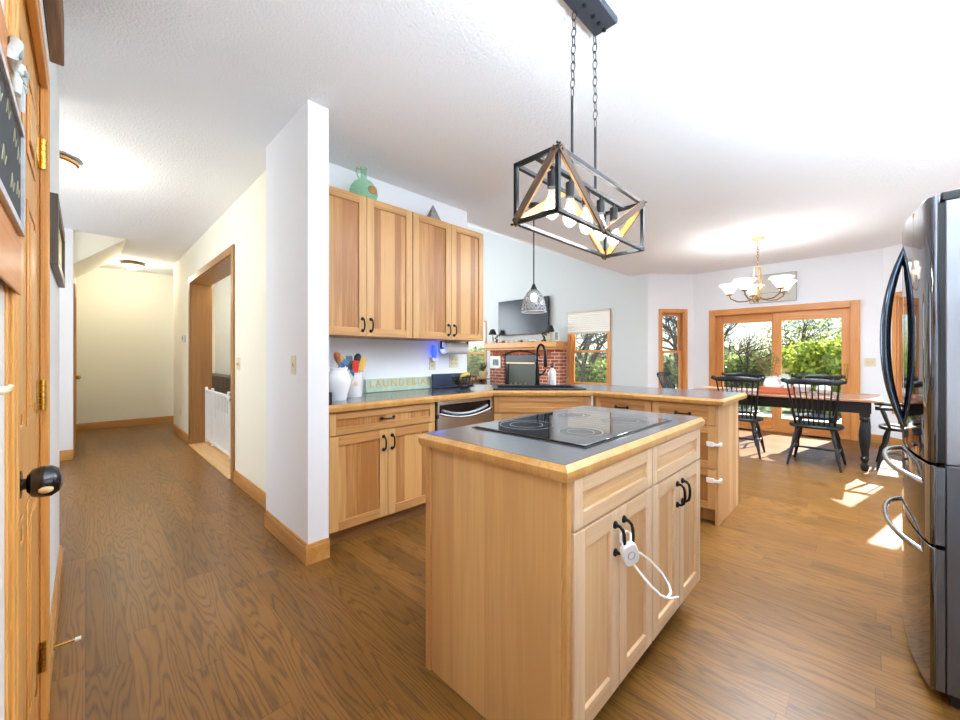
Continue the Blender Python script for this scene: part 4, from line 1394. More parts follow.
def chain(mb, a, b, link=.026, w=.010, r=.0022):
    a, b = Vector(a), Vector(b)
    L_ = (b - a).length
    n = max(1, round(L_ / link))
    d = (b - a) / n
    dn = d.normalized()
    s1 = dn.cross(Vector((1, 0, 0)) if abs(dn.x) < .8 else Vector((0, 1, 0))).normalized(); s2 = dn.cross(s1)
    for i in range(n):
        c = a + d * (i + .5)
        sd = s1 if i % 2 else s2
        hl = d.length * .62
        mb.tube([c + dn * (hl * math.sin(tt)) + sd * (w * math.cos(tt)) for tt in [2 * math.pi * k / 10 for k in range(10)]], r, 5, closed=True)


chain(mb, (1.459, yc, 2.32), (1.475, yc, 2.69), .037); chain(mb, (1.657, yc, 2.27), (1.65, yc, 2.69), .037)
build('chain', mb, BLACK, IC)
mb = MB().box(1.36, .79, 2.690, 1.665, .905, 2.7195); build('ceiling_plate', mb, plain('canopy_slate', (78, 84, 94), .4, metal=.5), IC, bevel=.008)
mb = MB()
for x in (1.475, 1.55, 1.60, 1.65):
    mb.cyl((x, .85, 2.691), (x, .85, 2.682), .008, seg=10)
build('screw_caps', mb, BLACK, IC)

# ---------------------------------------------------------------- sink pendant
P0 = Vector((3.13, 2.36, 0))
sp_ = thing('pendant_lamp', 'clear textured glass pendant lamp hanging above the corner sink', 'pendant lamp', P0 + Vector((0, 0, 1.66)))
mb = MB().lathe(P0 + Vector((0, 0, 2.695)), [(.0, 0), (.055, .004), (.06, .012), (.06, .0245)], 20); build('canopy', mb, BLACK, sp_)
mb = MB().cyl(P0 + Vector((0, 0, 2.70)), P0 + Vector((0, 0, 1.925)), .0065, seg=8); build('stem', mb, BLACK, sp_)
mb = MB().lathe(P0 + Vector((0, 0, 1.875)), [(.034, 0), (.034, .008), (.022, .03), (.014, .055), (.008, .06)], 16); build('cap', mb, BLACK, sp_)
mb = MB().lathe(P0 + Vector((0, 0, 1.655)), [(.126, 0), (.122, .03), (.112, .09), (.094, .15), (.066, .195), (.036, .222)], 30, cap=False)
o = build('lamp_shade', mb, hammered_glass(), sp_)
md = o.modifiers.new('solid', 'SOLIDIFY'); md.thickness = .003
mb = MB().tube([P0 + Vector((.125 * math.cos(a), .125 * math.sin(a), 1.655)) for a in [2 * math.pi * k / 30 for k in range(30)]], .0035, 6, closed=True)
build('shade_rim', mb, clear_mat('glass_rim', (235, 238, 240), .7), sp_)
mb = MB().sphere(P0 + Vector((0, 0, 1.80)), .036, sc=(1, 1, 1.25)); build('bulb', mb, plain('bulb_on', (255, 248, 235), .4, emit=(255, 246, 230), estr=4), sp_)
add_light('pendant_bulb', 'POINT', P0 + Vector((0, 0, 1.72)), .25, (1, .93, .82), shadow_soft_size=.04)

# ---------------------------------------------------------------- dining chandelier
Q = Vector((6.02, 1.01, 0))
dc = thing('dining_chandelier', 'brass chandelier with five frosted bowl shades above the dining table', 'chandelier', Q + Vector((0, 0, 1.9)))
mb = MB().lathe(Q + Vector((0, 0, 2.685)), [(.0, 0), (.05, .003), (.068, .015), (.07, .0345)], 20); build('canopy', mb, plain('gold_canopy', (214, 178, 120), .35, metal=.8), dc)
mb = MB(); chain(mb, Q + Vector((0, 0, 2.685)), Q + Vector((0, 0, 2.36)), .036, .011, .0032); build('chain', mb, ABRASS, dc)
mb = MB()
for k in range(3):
    t = 2 * math.pi * k / 3
    dv = Vector((math.cos(t), math.sin(t), 0))
    mb.tube([Q + Vector((0, 0, 2.36)), Q + dv * .04 + Vector((0, 0, 2.33)), Q + dv * .05 + Vector((0, 0, 2.2)), Q + dv * .075 + Vector((0, 0, 2.08)), Q + dv * .02 + Vector((0, 0, 1.98))], [.007, .008, .007, .006, .006], 8)
build('body_scrolls', mb, plain('gold_body', (214, 170, 110), .3, metal=.9), dc)
mb = MB().lathe(Q + Vector((0, 0, 1.90)), [(.0005, 0), (.012, .01), (.014, .025), (.04, .045), (.042, .06), (.018, .085), (.012, .12), (.012, .2)], 16); build('finial', mb, ABRASS, dc)
SHG = plain('frosted_shade', (250, 246, 236), .5, emit=(255, 240, 214), estr=.7)
for k in range(5):
    t = 2 * math.pi * k / 5 + .35
    dv = Vector((math.cos(t), math.sin(t), 0))
    B_ = Q + dv * .31
    mb = MB().tube([Q + dv * .03 + Vector((0, 0, 1.95)), Q + dv * .12 + Vector((0, 0, 1.925)), Q + dv * .22 + Vector((0, 0, 1.93)), Q + dv * .295 + Vector((0, 0, 1.975)), B_ + Vector((0, 0, 2.02))], .008, 8)
    ar = build('arm', mb, ABRASS, dc)
    mb = MB().lathe(B_ + Vector((0, 0, 2.015)), [(.001, 0), (.03, .005), (.036, .02), (.03, .03)], 14); build('cup', mb, ABRASS, ar)
    mb = MB().lathe(B_ + Vector((0, 0, 2.035)), [(.034, 0), (.056, .03), (.075, .07), (.10, .105), (.125, .125)], 30, wob=.07, nw=5)
    o = build('shade', mb, SHG, ar); md = o.modifiers.new('solid', 'SOLIDIFY'); md.thickness = .004
    add_light('dining_bulb', 'POINT', B_ + Vector((0, 0, 2.13)), 2.0, (.86, .93, 1), shadow_soft_size=.04)

# ---------------------------------------------------------------- ceiling lights
for nm, lab, cx_, cy_, e_ in (('a', 'round flush ceiling light at the hall entrance behind the side wall', -.18, 4.35, 11), ('b', 'round flush ceiling light at the far end of the hall', .54, 8.35, 8)):
    fl = thing('flush_ceiling_light', lab, 'ceiling light', (cx_, cy_, CZ))
    mb = MB().lathe((cx_, cy_, CZ - .052), [(.14, 0), (.15, .012), (.15, .03), (.12, .0515)], 32); build('rim', mb, ABRASS, fl)
    mb = MB().lathe((cx_, cy_, CZ - .12), [(.001, 0), (.04, .005), (.09, .028), (.125, .055), (.138, .07)], 32)
    build('glass_bowl', mb, plain('frosted_bowl', (255, 246, 226), .5, emit=(255, 238, 205), estr=1.6), fl)
    mb = MB().lathe((cx_, cy_, CZ - .137), [(.0005, 0), (.009, .006), (.010, .017)], 10); build('finial', mb, ABRASS, fl)
    add_light('flush_bulb', 'POINT', (cx_, cy_, CZ - .20), e_, (1, .93, .8), shadow_soft_size=.09)
rl = thing('recessed_light', 'round recessed ceiling light above the refrigerator', 'ceiling light', (3.72, -.3, CZ))
mb = MB().lathe((3.72, -.3, CZ - .008), [(.085, .001), (.10, 0), (.105, .0075)], 30, cap=False); build('trim_ring', mb, PLW, rl)
mb = MB().lathe((3.72, -.3, CZ - .004), [(.001, 0), (.086, .0)], 30); build('lens', mb, plain('led_lens', (255, 255, 255), .5, emit=(255, 252, 244), estr=9), rl)
add_light('recessed_led', 'AREA', (3.72, -.3, CZ - .012), 14, (1, .97, .92), (0, 0, -1), shape='DISK', size=.17)

# ---------------------------------------------------------------- fireplace wall
FF = Face((6.95, 0), (0, 1), (-1, 0))
fpl = thing('fireplace', 'red brick fireplace with oak mantel on the grey wall', 'fireplace', (7.1, 5.7, 0))
ya, yb = 4.56, 6.56
oa, ob, oz0, oz1 = 5.16, 6.10, .38, 1.25
mb = MB()
FF.box(mb, ya, oa, -.24, 0, 0, 1.36); FF.box(mb, ob, yb, -.24, 0, 0, 1.36)
FF.box(mb, oa, ob, -.24, 0, oz1, 1.36); FF.box(mb, oa, ob, -.24, 0, 0, oz0)
build('brick_surround', mb, BRICK, fpl, smooth=False)
mb = MB(); 
SOL = plain('soldier_brick', (166, 88, 58), .85, var=.25, vscale=18)
for k in range(24):
    a = 4.80 + k * .070
    FF.box(mb, a, a + .06, 0, .012, 1.225 if a + .03 < oa or a > ob else oz1 + .004, 1.335)
build('soldier_course', mb, SOL, fpl, bevel=.003)
mb = MB()
pts = [FF.P(5.08 + 1.08 * i / 14, .02, 1.23 + .11 * (1 - (2 * i / 14 - 1) ** 2)) for i in range(15)]
mb.tube(pts, .018, 6)
build('arch_strip', mb, BLACK, fpl)  # dark curved strip laid over the brick face
mb = MB(); FF.box(mb, ya - .02, yb + .05, -.24, .17, 1.41, 1.53); FF.box(mb, ya - .01, yb + .03, -.24, .10, 1.36, 1.41)
build('mantel', mb, wood(((222, 160, 82), (190, 122, 54)), 'y'), fpl, bevel=.01)
mb = MB(); FF.box(mb, oa, ob, -.22, -.16, oz0, oz1); build('firebox', mb, BLACK, fpl)
mb = MB(); FF.box(mb, oa + .005, ob - .005, -.10, -.02, 1.08, oz1); FF.box(mb, oa + .005, oa + .10, -.1, -.02, oz0, 1.08); FF.box(mb, ob - .10, ob - .005, -.1, -.02, oz0, 1.08)
build('black_hood', mb, plain('black_hood_metal', (34, 34, 36), .4), fpl, bevel=.004)
mb = MB(); FF.box(mb, oa + .06, ob - .06, -.02, .0, 1.05, 1.085); FF.box(mb, oa + .06, ob - .06, -.02, 0, .44, .475)
build('brass_rail', mb, plain('pale_brass', (190, 172, 130), .45, metal=.6), fpl, bevel=.003)
for p, q_ in ((oa + .10, (oa + ob) / 2), ((oa + ob) / 2, ob - .10)):
    mb = MB(); FF.box(mb, p, q_, -.05, -.04, .475, 1.05)
    build('glass_door', mb, plain('smoked_glass', (84, 86, 78), .35, spec=.25), fpl)
mb = MB()
for k in range(5):
    mb.cyl(FF.P(5.30 + .16 * k, -.035, .50), FF.P(5.36 + .14 * k, -.035, .60 + .03 * (k % 2)), .022, seg=8)
build('gas_logs', mb, plain('pale_log', (150, 140, 120), .8), fpl)

tv = thing('television', 'large black flat television on the grey wall above the mantel', 'television', (7.15, 5.7, 2.1))
mb = MB(); FG.box(mb, 4.97, 6.44, .04, .085, 1.72, 2.54); build('casing', mb, BLACK, tv, bevel=.006)
mb = MB(); FG.box(mb, 4.985, 6.425, .085, .088, 1.74, 2.525); build('screen', mb, plain('tv_screen', (44, 47, 52), .2, spec=.4), tv)
mb = MB(); FG.box(mb, 5.5, 5.9, 0, .04, 1.95, 2.3); build('wall_mount', mb, BLACK, tv)
# mantel lamps with black shades
LS = plain('black_lamp_shade', (34, 34, 36), .7)
for a, lab in ((6.46, 'small lamp with black shade on the mantel beside the shaded far window'), (4.80, 'small lamp with black shade on the mantel end nearest the half shaded window')):
    b = FF.P(a, .02, 1.53)
    lp = thing('mantel_lamp', lab, 'lamp', b, group='black shaded lamps on the mantel')
    mb = MB().lathe(b, [(.001, 0), (.05, 0), (.05, .012), (.02, .025), (.028, .08), (.035, .11), (.018, .15), (.010, .17), (.010, .22)], 16); build('base', mb, plain('cream_lamp_base', (214, 196, 150), .5, var=.3, vscale=30), lp)
    mb = MB().lathe(b + Vector((0, 0, .21)), [(.10, 0), (.05, .13), (.049, .13), (.098, 0)], 20, cap=False); build('lamp_shade', mb, LS, lp)
# flower picks around the lamps
for a, lab in ((6.31, 'dark floral sprig at the far end of the mantel'), (4.93, 'dark floral sprig at the near end of the mantel')):
    b = FF.P(a, .04, 1.53)
    mb = MB()
    for k in range(14):
        v = Vector((random.uniform(-.05, .05), random.uniform(-.05, .05), random.uniform(.02, .2)))
        mb.sphere(b + v, random.uniform(.014, .026), 8, 5)
    mb.cyl(b, b + Vector((0, 0, .1)), .012, seg=6)
    single('floral_sprig', mb, plain('dried_floral', (84, 70, 44), .9, var=.6, vscale=25), lab, 'flower sprig', group='floral sprigs on the mantel')
PUM = [plain('cream_pumpkin', (232, 224, 204), .6), plain('brown_pumpkin', (146, 104, 66), .6)]
for k in range(11):
    a = 4.95 + k * .138
    r = .036 + .012 * ((k * 7) % 3) / 2
    b = FF.P(a, .09 + .02 * ((k * 5) % 3 - 1), 1.531)
    pm = thing('mini_pumpkin', 'small pale pumpkin in the row along the mantel edge', 'pumpkin', b, group='mini pumpkins along the mantel')
    mb = MB().lathe(b, [(.004, 0.0), (r * .7, r * .1), (r, r * .55), (r * .85, r * 1.0), (r * .3, r * 1.15), (.004, r * 1.08)], 24, wob=.06, nw=8)
    build('body', mb, PUM[0 if k % 4 else 1], pm)
    mb = MB().tube([b + Vector((0, 0, r * 1.05)), b + Vector((.004, .004, r * 1.5))], [.006, .004], 6); build('stem', mb, plain('pumpkin_stem', (110, 92, 54), .8), pm)


def framed(name, F, a0, a1, z0, z1, d0, d1, fw, lab, fm, mm, im, mat_w=0):
    r = thing(name, lab, 'picture', F.P((a0 + a1) / 2, d0, z0))
    mb = MB()
    F.box(mb, a0, a0 + fw, d0, d1, z0, z1); F.box(mb, a1 - fw, a1, d0, d1, z0, z1)
    F.box(mb, a0 + fw, a1 - fw, d0, d1, z0, z0 + fw); F.box(mb, a0 + fw, a1 - fw, d0, d1, z1 - fw, z1)
    build('frame', mb, fm, r, bevel=.003)
    dm = d0 + (d1 - d0) * .5
    mb = MB(); F.box(mb, a0 + fw * .9, a1 - fw * .9, d0, dm, z0 + fw * .9, z1 - fw * .9); build('mat_board', mb, mm, r)
    mb = MB(); F.box(mb, a0 + fw + mat_w, a1 - fw - mat_w, dm, dm + .001, z0 + fw + mat_w, z1 - fw - mat_w); build('picture_print', mb, im, r)
    return r


WF = plain('white_frame', (238, 236, 230), .5)
framed('picture_frame', FF, 6.20, 6.53, .93, 1.22, .001, .03, .025, 'white framed dark print on the fireplace bricks', WF, WF, plain('dusky_print', (110, 128, 132), .5, var=.5, vscale=9), .045)
framed('picture_frame', FF, 4.56, 4.69, 1.531, 1.75, .03, .05, .018, 'small pale framed photo standing on the mantel end', plain('silver_frame', (190, 188, 180), .3, metal=.6), WF, plain('grey_photo', (130, 136, 120), .5, var=.4, vscale=16), .01)
# striped armchair by the window
ac = thing('armchair', 'brown striped armchair by the window beside the fireplace', 'armchair', (6.3, 6.9, 0))
m_, t_, b_ = new_mat('striped_upholstery')
tc_ = t_.nodes.new('ShaderNodeTexCoord'); wv_ = t_.nodes.new('ShaderNodeTexWave'); wv_.inputs['Scale'].default_value = 4.2; wv_.bands_direction = 'Y'
rp_ = t_.nodes.new('ShaderNodeValToRGB'); rp_.color_ramp.elements[0].color = srgb(66, 46, 38); rp_.color_ramp.elements[1].color = srgb(168, 140, 116); rp_.color_ramp.elements[0].position = .45; rp_.color_ramp.elements[1].position = .9
t_.links.new(tc_.outputs['Object'], wv_.inputs[0]); t_.links.new(wv_.outputs[0], rp_.inputs[0]); t_.links.new(rp_.outputs[0], b_.inputs['Base Color']); b_.inputs['Roughness'].default_value = .9
mb = MB().box(6.05, 6.62, .14, 6.75, 7.22, .46); build('seat', mb, m_, ac, bevel=.05, bseg=4)
mb = MB().box(6.0, 6.62, .3, 6.2, 7.22, 1.02); build('backrest', mb, m_, ac, bevel=.07, bseg=4)
for y in (6.5, 7.2):
    mb = MB().box(6.05, y, .14, 6.8, y + .15, .66); build('arm', mb, m_, ac, bevel=.05, bseg=4)
for x in (6.1, 6.7):
    for y in (6.58, 7.24):
        mb = MB().cyl((x, y, 0), (x, y, .16), .022, .03); build('leg', mb, wood(DARKT, 'z'), ac)
# plant on a stand beside the hearth
ps = thing('potted_plant', 'small potted plant in pale pot beside the hearth', 'potted plant', (6.6, 6.45, 0))
mb = MB().lathe((6.6, 6.45, .70), [(.001, 0), (.07, 0), (.10, .08), (.11, .17), (.10, .17), (.001, .14)], 18); build('pot', mb, plain('tan_pot', (220, 196, 150), .6), ps)
mb = MB().cyl((6.6, 6.45, 0), (6.6, 6.45, .68), .03).lathe((6.6, 6.45, .68), [(.001, 0), (.16, 0), (.16, .02), (.001, .02)], 20).lathe((6.6, 6.45, 0), [(.001, 0), (.14, 0), (.14, .02), (.001, .03)], 20)
build('stand', mb, wood(DARKT, 'z'), ps)
mb = MB()
for k in range(26):
    a = random.uniform(0, 6.28); h = random.uniform(.1, .26); rr = random.uniform(.03, .13)
    b = Vector((6.6, 6.45, .85)); tip = b + Vector((rr * math.cos(a), rr * math.sin(a), h)); sd = Vector((-math.sin(a), math.cos(a), 0)) * .02
    md_ = b.lerp(tip, .6) + Vector((0, 0, .02))
    mb.add([b, md_ + sd, tip, md_ - sd], [(0, 1, 2, 3)])
build('leaves', mb, plain('plant_green', (74, 96, 52), .6), ps)

# ---------------------------------------------------------------- dining table
dt = thing('dining_table', 'long dining table with brown top and black turned legs before the patio door', 'dining table', (6.22, .83, 0))
TX0, TX1, TY0, TY1 = 5.73, 6.70, -.1, 1.76
mb = MB().box(TX0, TY0, .735, TX1, TY1, .762); build('tabletop', mb, wood(((176, 130, 104), (140, 96, 72)), 'y', 'x', .14, rough=.25), dt, bevel=.006)
mb = MB().box(TX0 + .09, TY0 + .09, .61, TX0 + .115, TY1 - .09, .735).box(TX1 - .115, TY0 + .09, .61, TX1 - .09, TY1 - .09, .735).box(TX0 + .09, TY0 + .09, .61, TX1 - .09, TY0 + .115, .735).box(TX0 + .09, TY1 - .115, .61, TX1 - .09, TY1 - .09, .735)
build('apron', mb, BLACKP, dt)
LEGP = [(.026, 0), (.032, .02), (.036, .06), (.024, .085), (.024, .095), (.036, .12), (.038, .135), (.026, .15), (.030, .19), (.046, .30), (.050, .38), (.042, .46), (.028, .51), (.028, .52), (.044, .545), (.044, .555), (.03, .575), (.03, .58)]
for x in (TX0 + .12, TX1 - .12):
    for y in (TY0 + .14, TY1 - .14):
        mb = MB().lathe((x, y, 0), LEGP, 18).box(x - .042, y - .042, .575, x + .042, y + .042, .735)
        build('leg', mb, BLACKP, dt)

# windsor chairs: built facing +x at the origin
def windsor(arms):
    t = thing('windsor_chair' if not arms else 'windsor_armchair', 'x', 'chair', (0, 0, 0))
    mb = MB()
    pts = []
    for k in range(28):
        a = 2 * math.pi * k / 28
        ca, sa = math.cos(a), math.sin(a)
        pts.append((.215 * math.copysign(abs(ca) ** .75, ca), .235 * math.copysign(abs(sa) ** .75, sa) * (1.0 - .06 * ca)))
    mb.prism(pts, .425, .458)
    build('seat', mb, BLACKP, t, bevel=.012, bseg=3)
    prof = [.011, .014, .020, .013, .012, .021, .016, .011]
    feet = {}
    for sx in (-1, 1):
        for sy in (-1, 1):
            top = Vector((sx * .13, sy * .145, .43)); bot = Vector((sx * .225, sy * .225, 0))
            mb = MB().tube([bot.lerp(top, f_) for f_ in (0, .15, .4, .52, .56, .72, .86, 1)], prof, 10)
            build('leg', mb, BLACKP, t)
            feet[sx, sy] = (bot, top)
    mb = MB()
    mids = []
    for sy in (-1, 1):
        a = feet[-1, sy][0].lerp(feet[-1, sy][1], .42); b = feet[1, sy][0].lerp(feet[1, sy][1], .42)
        mb.tube([a, a.lerp(b, .5), b], [.009, .015, .009], 8); mids.append(a.lerp(b, .5))
    mb.tube([mids[0], mids[0].lerp(mids[1], .5), mids[1]], [.009, .014, .009], 8)
    build('stretchers', mb, BLACKP, t)
    crest = []
    n = 13
    for i in range(n):
        s = i / (n - 1) * 2 - 1
        crest.append(Vector((-.335 + .06 * s * s, .252 * s, .945 - .012 * s * s + (.02 if abs(s) > .9 else 0))))
    mb = MB().tube(crest, [.020, .026, .030, .030, .032, .034, .034, .034, .032, .030, .030, .026, .020], 10, up=(0, 0, 1), flat=.42)
    for e_ in (crest[0], crest[-1]):
        mb.sphere(e_, .026, 10, 6, sc=(.5, 1, 1))
    build('crest_rail', mb, BLACKP, t)
    for i in range(9):
        s = (i - 4) / 4
        b = Vector((-.165 + .05 * s * s, .165 * s, .455)); tp = Vector((-.333 + .06 * (s * .86) ** 2, .216 * s, .93))
        mid_ = b.lerp(tp, .4)
        if abs(s) == 1:
            mb = MB().tube([b.lerp(tp, f_) for f_ in (0, .2, .45, .55, .62, 1)], [.010, .016, .011, .017, .010, .008], 8)
            build('back_post', mb, BLACKP, t)
        else:
            mb = MB().tube([b, mid_, tp], [.006, .008, .005], 6)
            build('spindle', mb, BLACKP, t)
    if arms:
        mb = MB()
        pts = []
        for i in range(15):
            a = math.radians(70 + 220 * i / 14)
            pts.append(Vector((.02 + .27 * math.cos(a) * (1.0), .30 * math.sin(a), .665)))
        pts = [Vector((.24, .31, .665))] + pts + [Vector((.24, -.31, .665))]
        mb.tube(pts, .020, 8, up=(0, 0, 1), flat=1.2)
        build('arm_rail', mb, BLACKP, t)
        for sy in (-1, 1):
            mb = MB().tube([Vector((.13, sy * .20, .45)), Vector((.16, sy * .245, .55)), Vector((.20, sy * .30, .66))], [.012, .018, .010], 8); build('arm_post', mb, BLACKP, t)
            for xx in (-.10, -.02, .06):
                mb = MB().cyl((xx * .8, sy * .205, .45), (xx * 1.3, sy * .298, .66), .0065, seg=6); build('arm_spindle', mb, BLACKP, t)
    return t


ch = windsor(False)
G = 'black windsor chairs along the dining table'
ch['label'] = 'black windsor side chair seen from behind, nearest the table corner leg'; ch['group'] = G
ch.location = (5.80, .43, 0)
dup(ch, (5.84, 1.16, 0), .06, 'black windsor side chair seen from behind, partly hidden by the peninsula', G)
dup(ch, (6.62, .50, 0), math.pi, 'black windsor chair across the table before the sliding pane with handle', G)
dup(ch, (6.62, 1.33, 0), math.pi + .05, 'black windsor chair across the table before the fixed glass pane', G)
ch.rotation_euler = (0, 0, -.04)
ar = windsor(True)
ar['label'] = 'black windsor armchair at the table end beside the refrigerator'
ar.location = (6.22, -.28, 0); ar.rotation_euler = (0, 0, math.pi / 2)
dup(ar, (6.22, 1.95, 0), -math.pi / 2, 'black windsor armchair at the far table end before the narrow window')

# centrepiece
tb = Vector((6.12, .83, .7625))
ty = thing('wooden_tray', 'orange red rustic wooden tray in the middle of the dining table', 'tray', tb)
RED = wood(((190, 96, 54), (140, 60, 34)), 'y', rough=.6)
mb = MB().box(tb.x - .17, tb.y - .155, tb.z, tb.x + .17, tb.y + .155, tb.z + .015); build('base', mb, RED, ty)
mb = MB()
for s_ in (-1, 1):
    mb.box(tb.x + s_ * .17 - .008, tb.y - .155, tb.z, tb.x + s_ * .17 + .008, tb.y + .155, tb.z + .075)
    mb.box(tb.x - .162, tb.y + s_ * .155 - .008, tb.z, tb.x + .162, tb.y + s_ * .155 + .008, tb.z + .075)
build('sides', mb, RED, ty, bevel=.003)
jp = tb + Vector((-.05, .05, .016))
pj = thing('ceramic_jug', 'grey white ceramic jug holding dry stems on the table tray', 'jug', jp)
mb = MB().lathe(jp, [(.001, 0), (.06, 0), (.08, .05), (.085, .09), (.065, .14), (.05, .165), (.062, .19), (.055, .19), (.045, .165)], 22); build('body', mb, plain('grey_white_ceramic', (206, 212, 212), .3), pj)
mb = MB().tube([jp + Vector((-.02, -.05, .17)), jp + Vector((-.03, -.11, .16)), jp + Vector((-.03, -.12, .10)), jp + Vector((-.02, -.08, .06))], .010, 8); build('handle', mb, plain('grey_white_ceramic', (206, 212, 212), .3), pj)
st = thing('dried_stems', 'spray of olive leafy stems standing in the table jug', 'dried stems', jp + Vector((0, 0, .1)))
mb = MB(); lv = MB()
for k in range(16):
    a = random.uniform(0, 6.28); rr = random.uniform(.04, .17)
    b = jp + Vector((0, 0, .10)); tp = jp + Vector((rr * math.cos(a), rr * math.sin(a) + .07, random.uniform(.36, .52)))
    mb.tube([b, b.lerp(tp, .5) + Vector((0, 0, .02)), tp], .003, 5)
    for q_ in range(9):
        f_ = random.uniform(.45, 1)
        p = b.lerp(tp, f_); dv = Vector((random.uniform(-1, 1), random.uniform(-1, 1), random.uniform(-.1, 1))).normalized()
        sd = dv.cross(Vector((random.random(), random.random(), 1))).normalized() * .008
        lv.add([p, p + dv * .028 + sd, p + dv * .06, p + dv * .028 - sd], [(0, 1, 2, 3)])
build('stalks', mb, plain('stalk', (104, 92, 56), .8), st); build('leaves', lv, plain('olive_leaf', (112, 118, 66), .7), st)
gj = tb + Vector((.05, -.07, .016))
jr = thing('glass_jar', 'tall clear glass jar of cotton on the table tray', 'jar', gj)
CLG = clear_mat('clear_jar', (240, 244, 244), .28)
mb = MB().lathe(gj, [(.001, 0), (.062, 0), (.066, .01), (.066, .17), (.05, .2), (.054, .215), (.05, .215)], 22); build('glass', mb, CLG, jr)
mb = MB().lathe(gj + Vector((0, 0, .006)), [(.001, 0), (.058, 0), (.058, .08), (.001, .10)], 16); build('filling', mb, plain('cotton', (226, 226, 222), .9), jr)
mb = MB()
for k in range(3):
    mb.tube([gj + Vector((.02 * math.cos(t) * (1 + k * .3), .09 * math.sin(t) * .5 - .01 * k, .25 + .015 * math.sin(2 * t) + k * .012)) for t in [2 * math.pi * i / 14 for i in range(14)]], .0022, 5, closed=True)
mb.cyl(gj + Vector((0, 0, .2)), gj + Vector((0, 0, .25)), .003, seg=6)
single('twig_wreath', mb, plain('twig', (188, 158, 112), .8), 'thin twig loop standing in the clear table jar', 'twigs')
pkp = tb + Vector((.285, -.22, 0))
pk = thing('glass_pumpkin', 'pale grey pumpkin ornament on the table beside the tray', 'pumpkin', pkp)
mb = MB().lathe(pkp, [(.01, 0), (.07, .01), (.10, .07), (.085, .13), (.03, .155), (.006, .145)], 32, wob=.07, nw=9); build('body', mb, plain('pale_grey_glaze', (206, 204, 198), .4), pk)
mb = MB().tube([pkp + Vector((0, 0, .14)), pkp + Vector((.01, -.01, .175)), pkp + Vector((.03, -.02, .19))], [.014, .010, .008], 8); build('stem', mb, plain('pumpkin_stem', (110, 92, 54), .8), pk)
pkp = tb + Vector((.20, -.43, 0))
pk = thing('glass_pumpkin', 'small white pumpkin ornament at the table side toward the door handle', 'pumpkin', pkp)
mb = MB().lathe(pkp, [(.01, 0), (.05, .01), (.072, .05), (.06, .09), (.02, .105), (.006, .10)], 32, wob=.07, nw=9); build('body', mb, plain('white_glaze', (230, 230, 226), .4), pk)
mb = MB().tube([pkp + Vector((0, 0, .095)), pkp + Vector((.01, -.01, .13))], [.010, .007], 8); build('stem', mb, plain('pumpkin_stem', (110, 92, 54), .8), pk)

# canvas above the door
cv_ = thing('canvas_print', 'pale grey canvas of a branch hung above the patio door', 'picture', FX.P(1.1, 0, 2.1))
mb = MB(); FX.box(mb, .82, 1.42, .001, .03, 2.10, 2.54); build('canvas', mb, plain('canvas_grey', (206, 206, 198), .85, var=.06, vscale=6), cv_, bevel=.002)
mb = MB()
FX.box(mb, .812, .82, .001, .034, 2.092, 2.548); FX.box(mb, 1.42, 1.428, .001, .034, 2.092, 2.548); FX.box(mb, .82, 1.42, .001, .034, 2.54, 2.548); FX.box(mb, .82, 1.42, .001, .034, 2.092, 2.10)
build('frame', mb, plain('frame_grey', (168, 168, 162), .6), cv_)
mb = MB()
for (p, q_) in (((.90, 2.20), (1.12, 2.25)), ((.98, 2.225), (.90, 2.27)), ((1.02, 2.232), (.95, 2.19)), ((1.12, 2.25), (1.36, 2.22))):
    mb.tube([FX.P(p[0], .031, p[1]), FX.P((p[0] + q_[0]) / 2, .031, (p[1] + q_[1]) / 2 + .01), FX.P(q_[0], .031, q_[1])], .005, 5)
build('branch_drawing', mb, plain('sketch_grey', (150, 150, 142), .8), cv_)

# ---------------------------------------------------------------- hall things
framed('picture_frame', FL, 2.42, 3.22, 1.60, 1.90, .001, .026, .045, 'dark wood framed picture on the white hall wall', wood(((96, 78, 60), (60, 46, 36)), 'z'), plain('cream_mat', (226, 214, 160), .6), plain('yellowed_print', (222, 208, 140), .35, var=.2, vscale=8), .05)
mb = MB(); FL.box(mb, 1.2, 2.46, .0005, .042, 2.46, 2.66)
single('rustic_beam_shelf', mb, wood(((150, 108, 72), (92, 66, 46)), 'y', rough=.8), 'rough old wood plank shelf above the near door', 'shelf', bevel=.004)
ds = thing('door_stop', 'brass door stop with white tip on the near baseboard', 'door stop', FL.P(2.32, .016, .05))
mb = MB().cyl(FL.P(2.32, .010, .05), FL.P(2.32, .02, .05), .013).cyl(FL.P(2.32, .016, .05), FL.P(2.32, .078, .05), .0045); build('rod', mb, BRASS, ds)
mb = MB().cyl(FL.P(2.32, .076, .05), FL.P(2.32, .094, .05), .008); build('tip', mb, PLW, ds)
gt = thing('baby_gate', 'white barred baby gate across the tall hall opening', 'gate', (1.2, 5.56, 0))
GY0, GY1 = 4.505, 6.615
mb = MB()
for z in (.05, .73):
    mb.box(1.188, GY0, z, 1.212, GY1, z + .028)
for y in (GY0, 5.3, 6.2, GY1 - .03):
    mb.box(1.185, y, .02, 1.215, y + .03, .79)
build('gate_frame', mb, PLW, gt, bevel=.003)
for k in range(27):
    y = GY0 + .07 + k * (GY1 - GY0 - .14) / 26
    mb = MB().cyl((1.2, y, .06), (1.2, y, .74), .007, seg=8)
    build('bar', mb, PLW, gt)
mb = MB().box(1.18, 5.3, .69, 1.22, 5.38, .80); build('latch', mb, PLW, gt, bevel=.004)
db = thing('dark_dresser', 'dark stained wooden dresser behind the white gate', 'dresser', (1.7, 7.4, 0))
mb = MB().box(1.60, 5.6, .30, 1.80, 9.1, .86); build('body', mb, wood(((86, 46, 34), (52, 26, 20)), 'z', 'y', .1, rough=.5), db, bevel=.004)
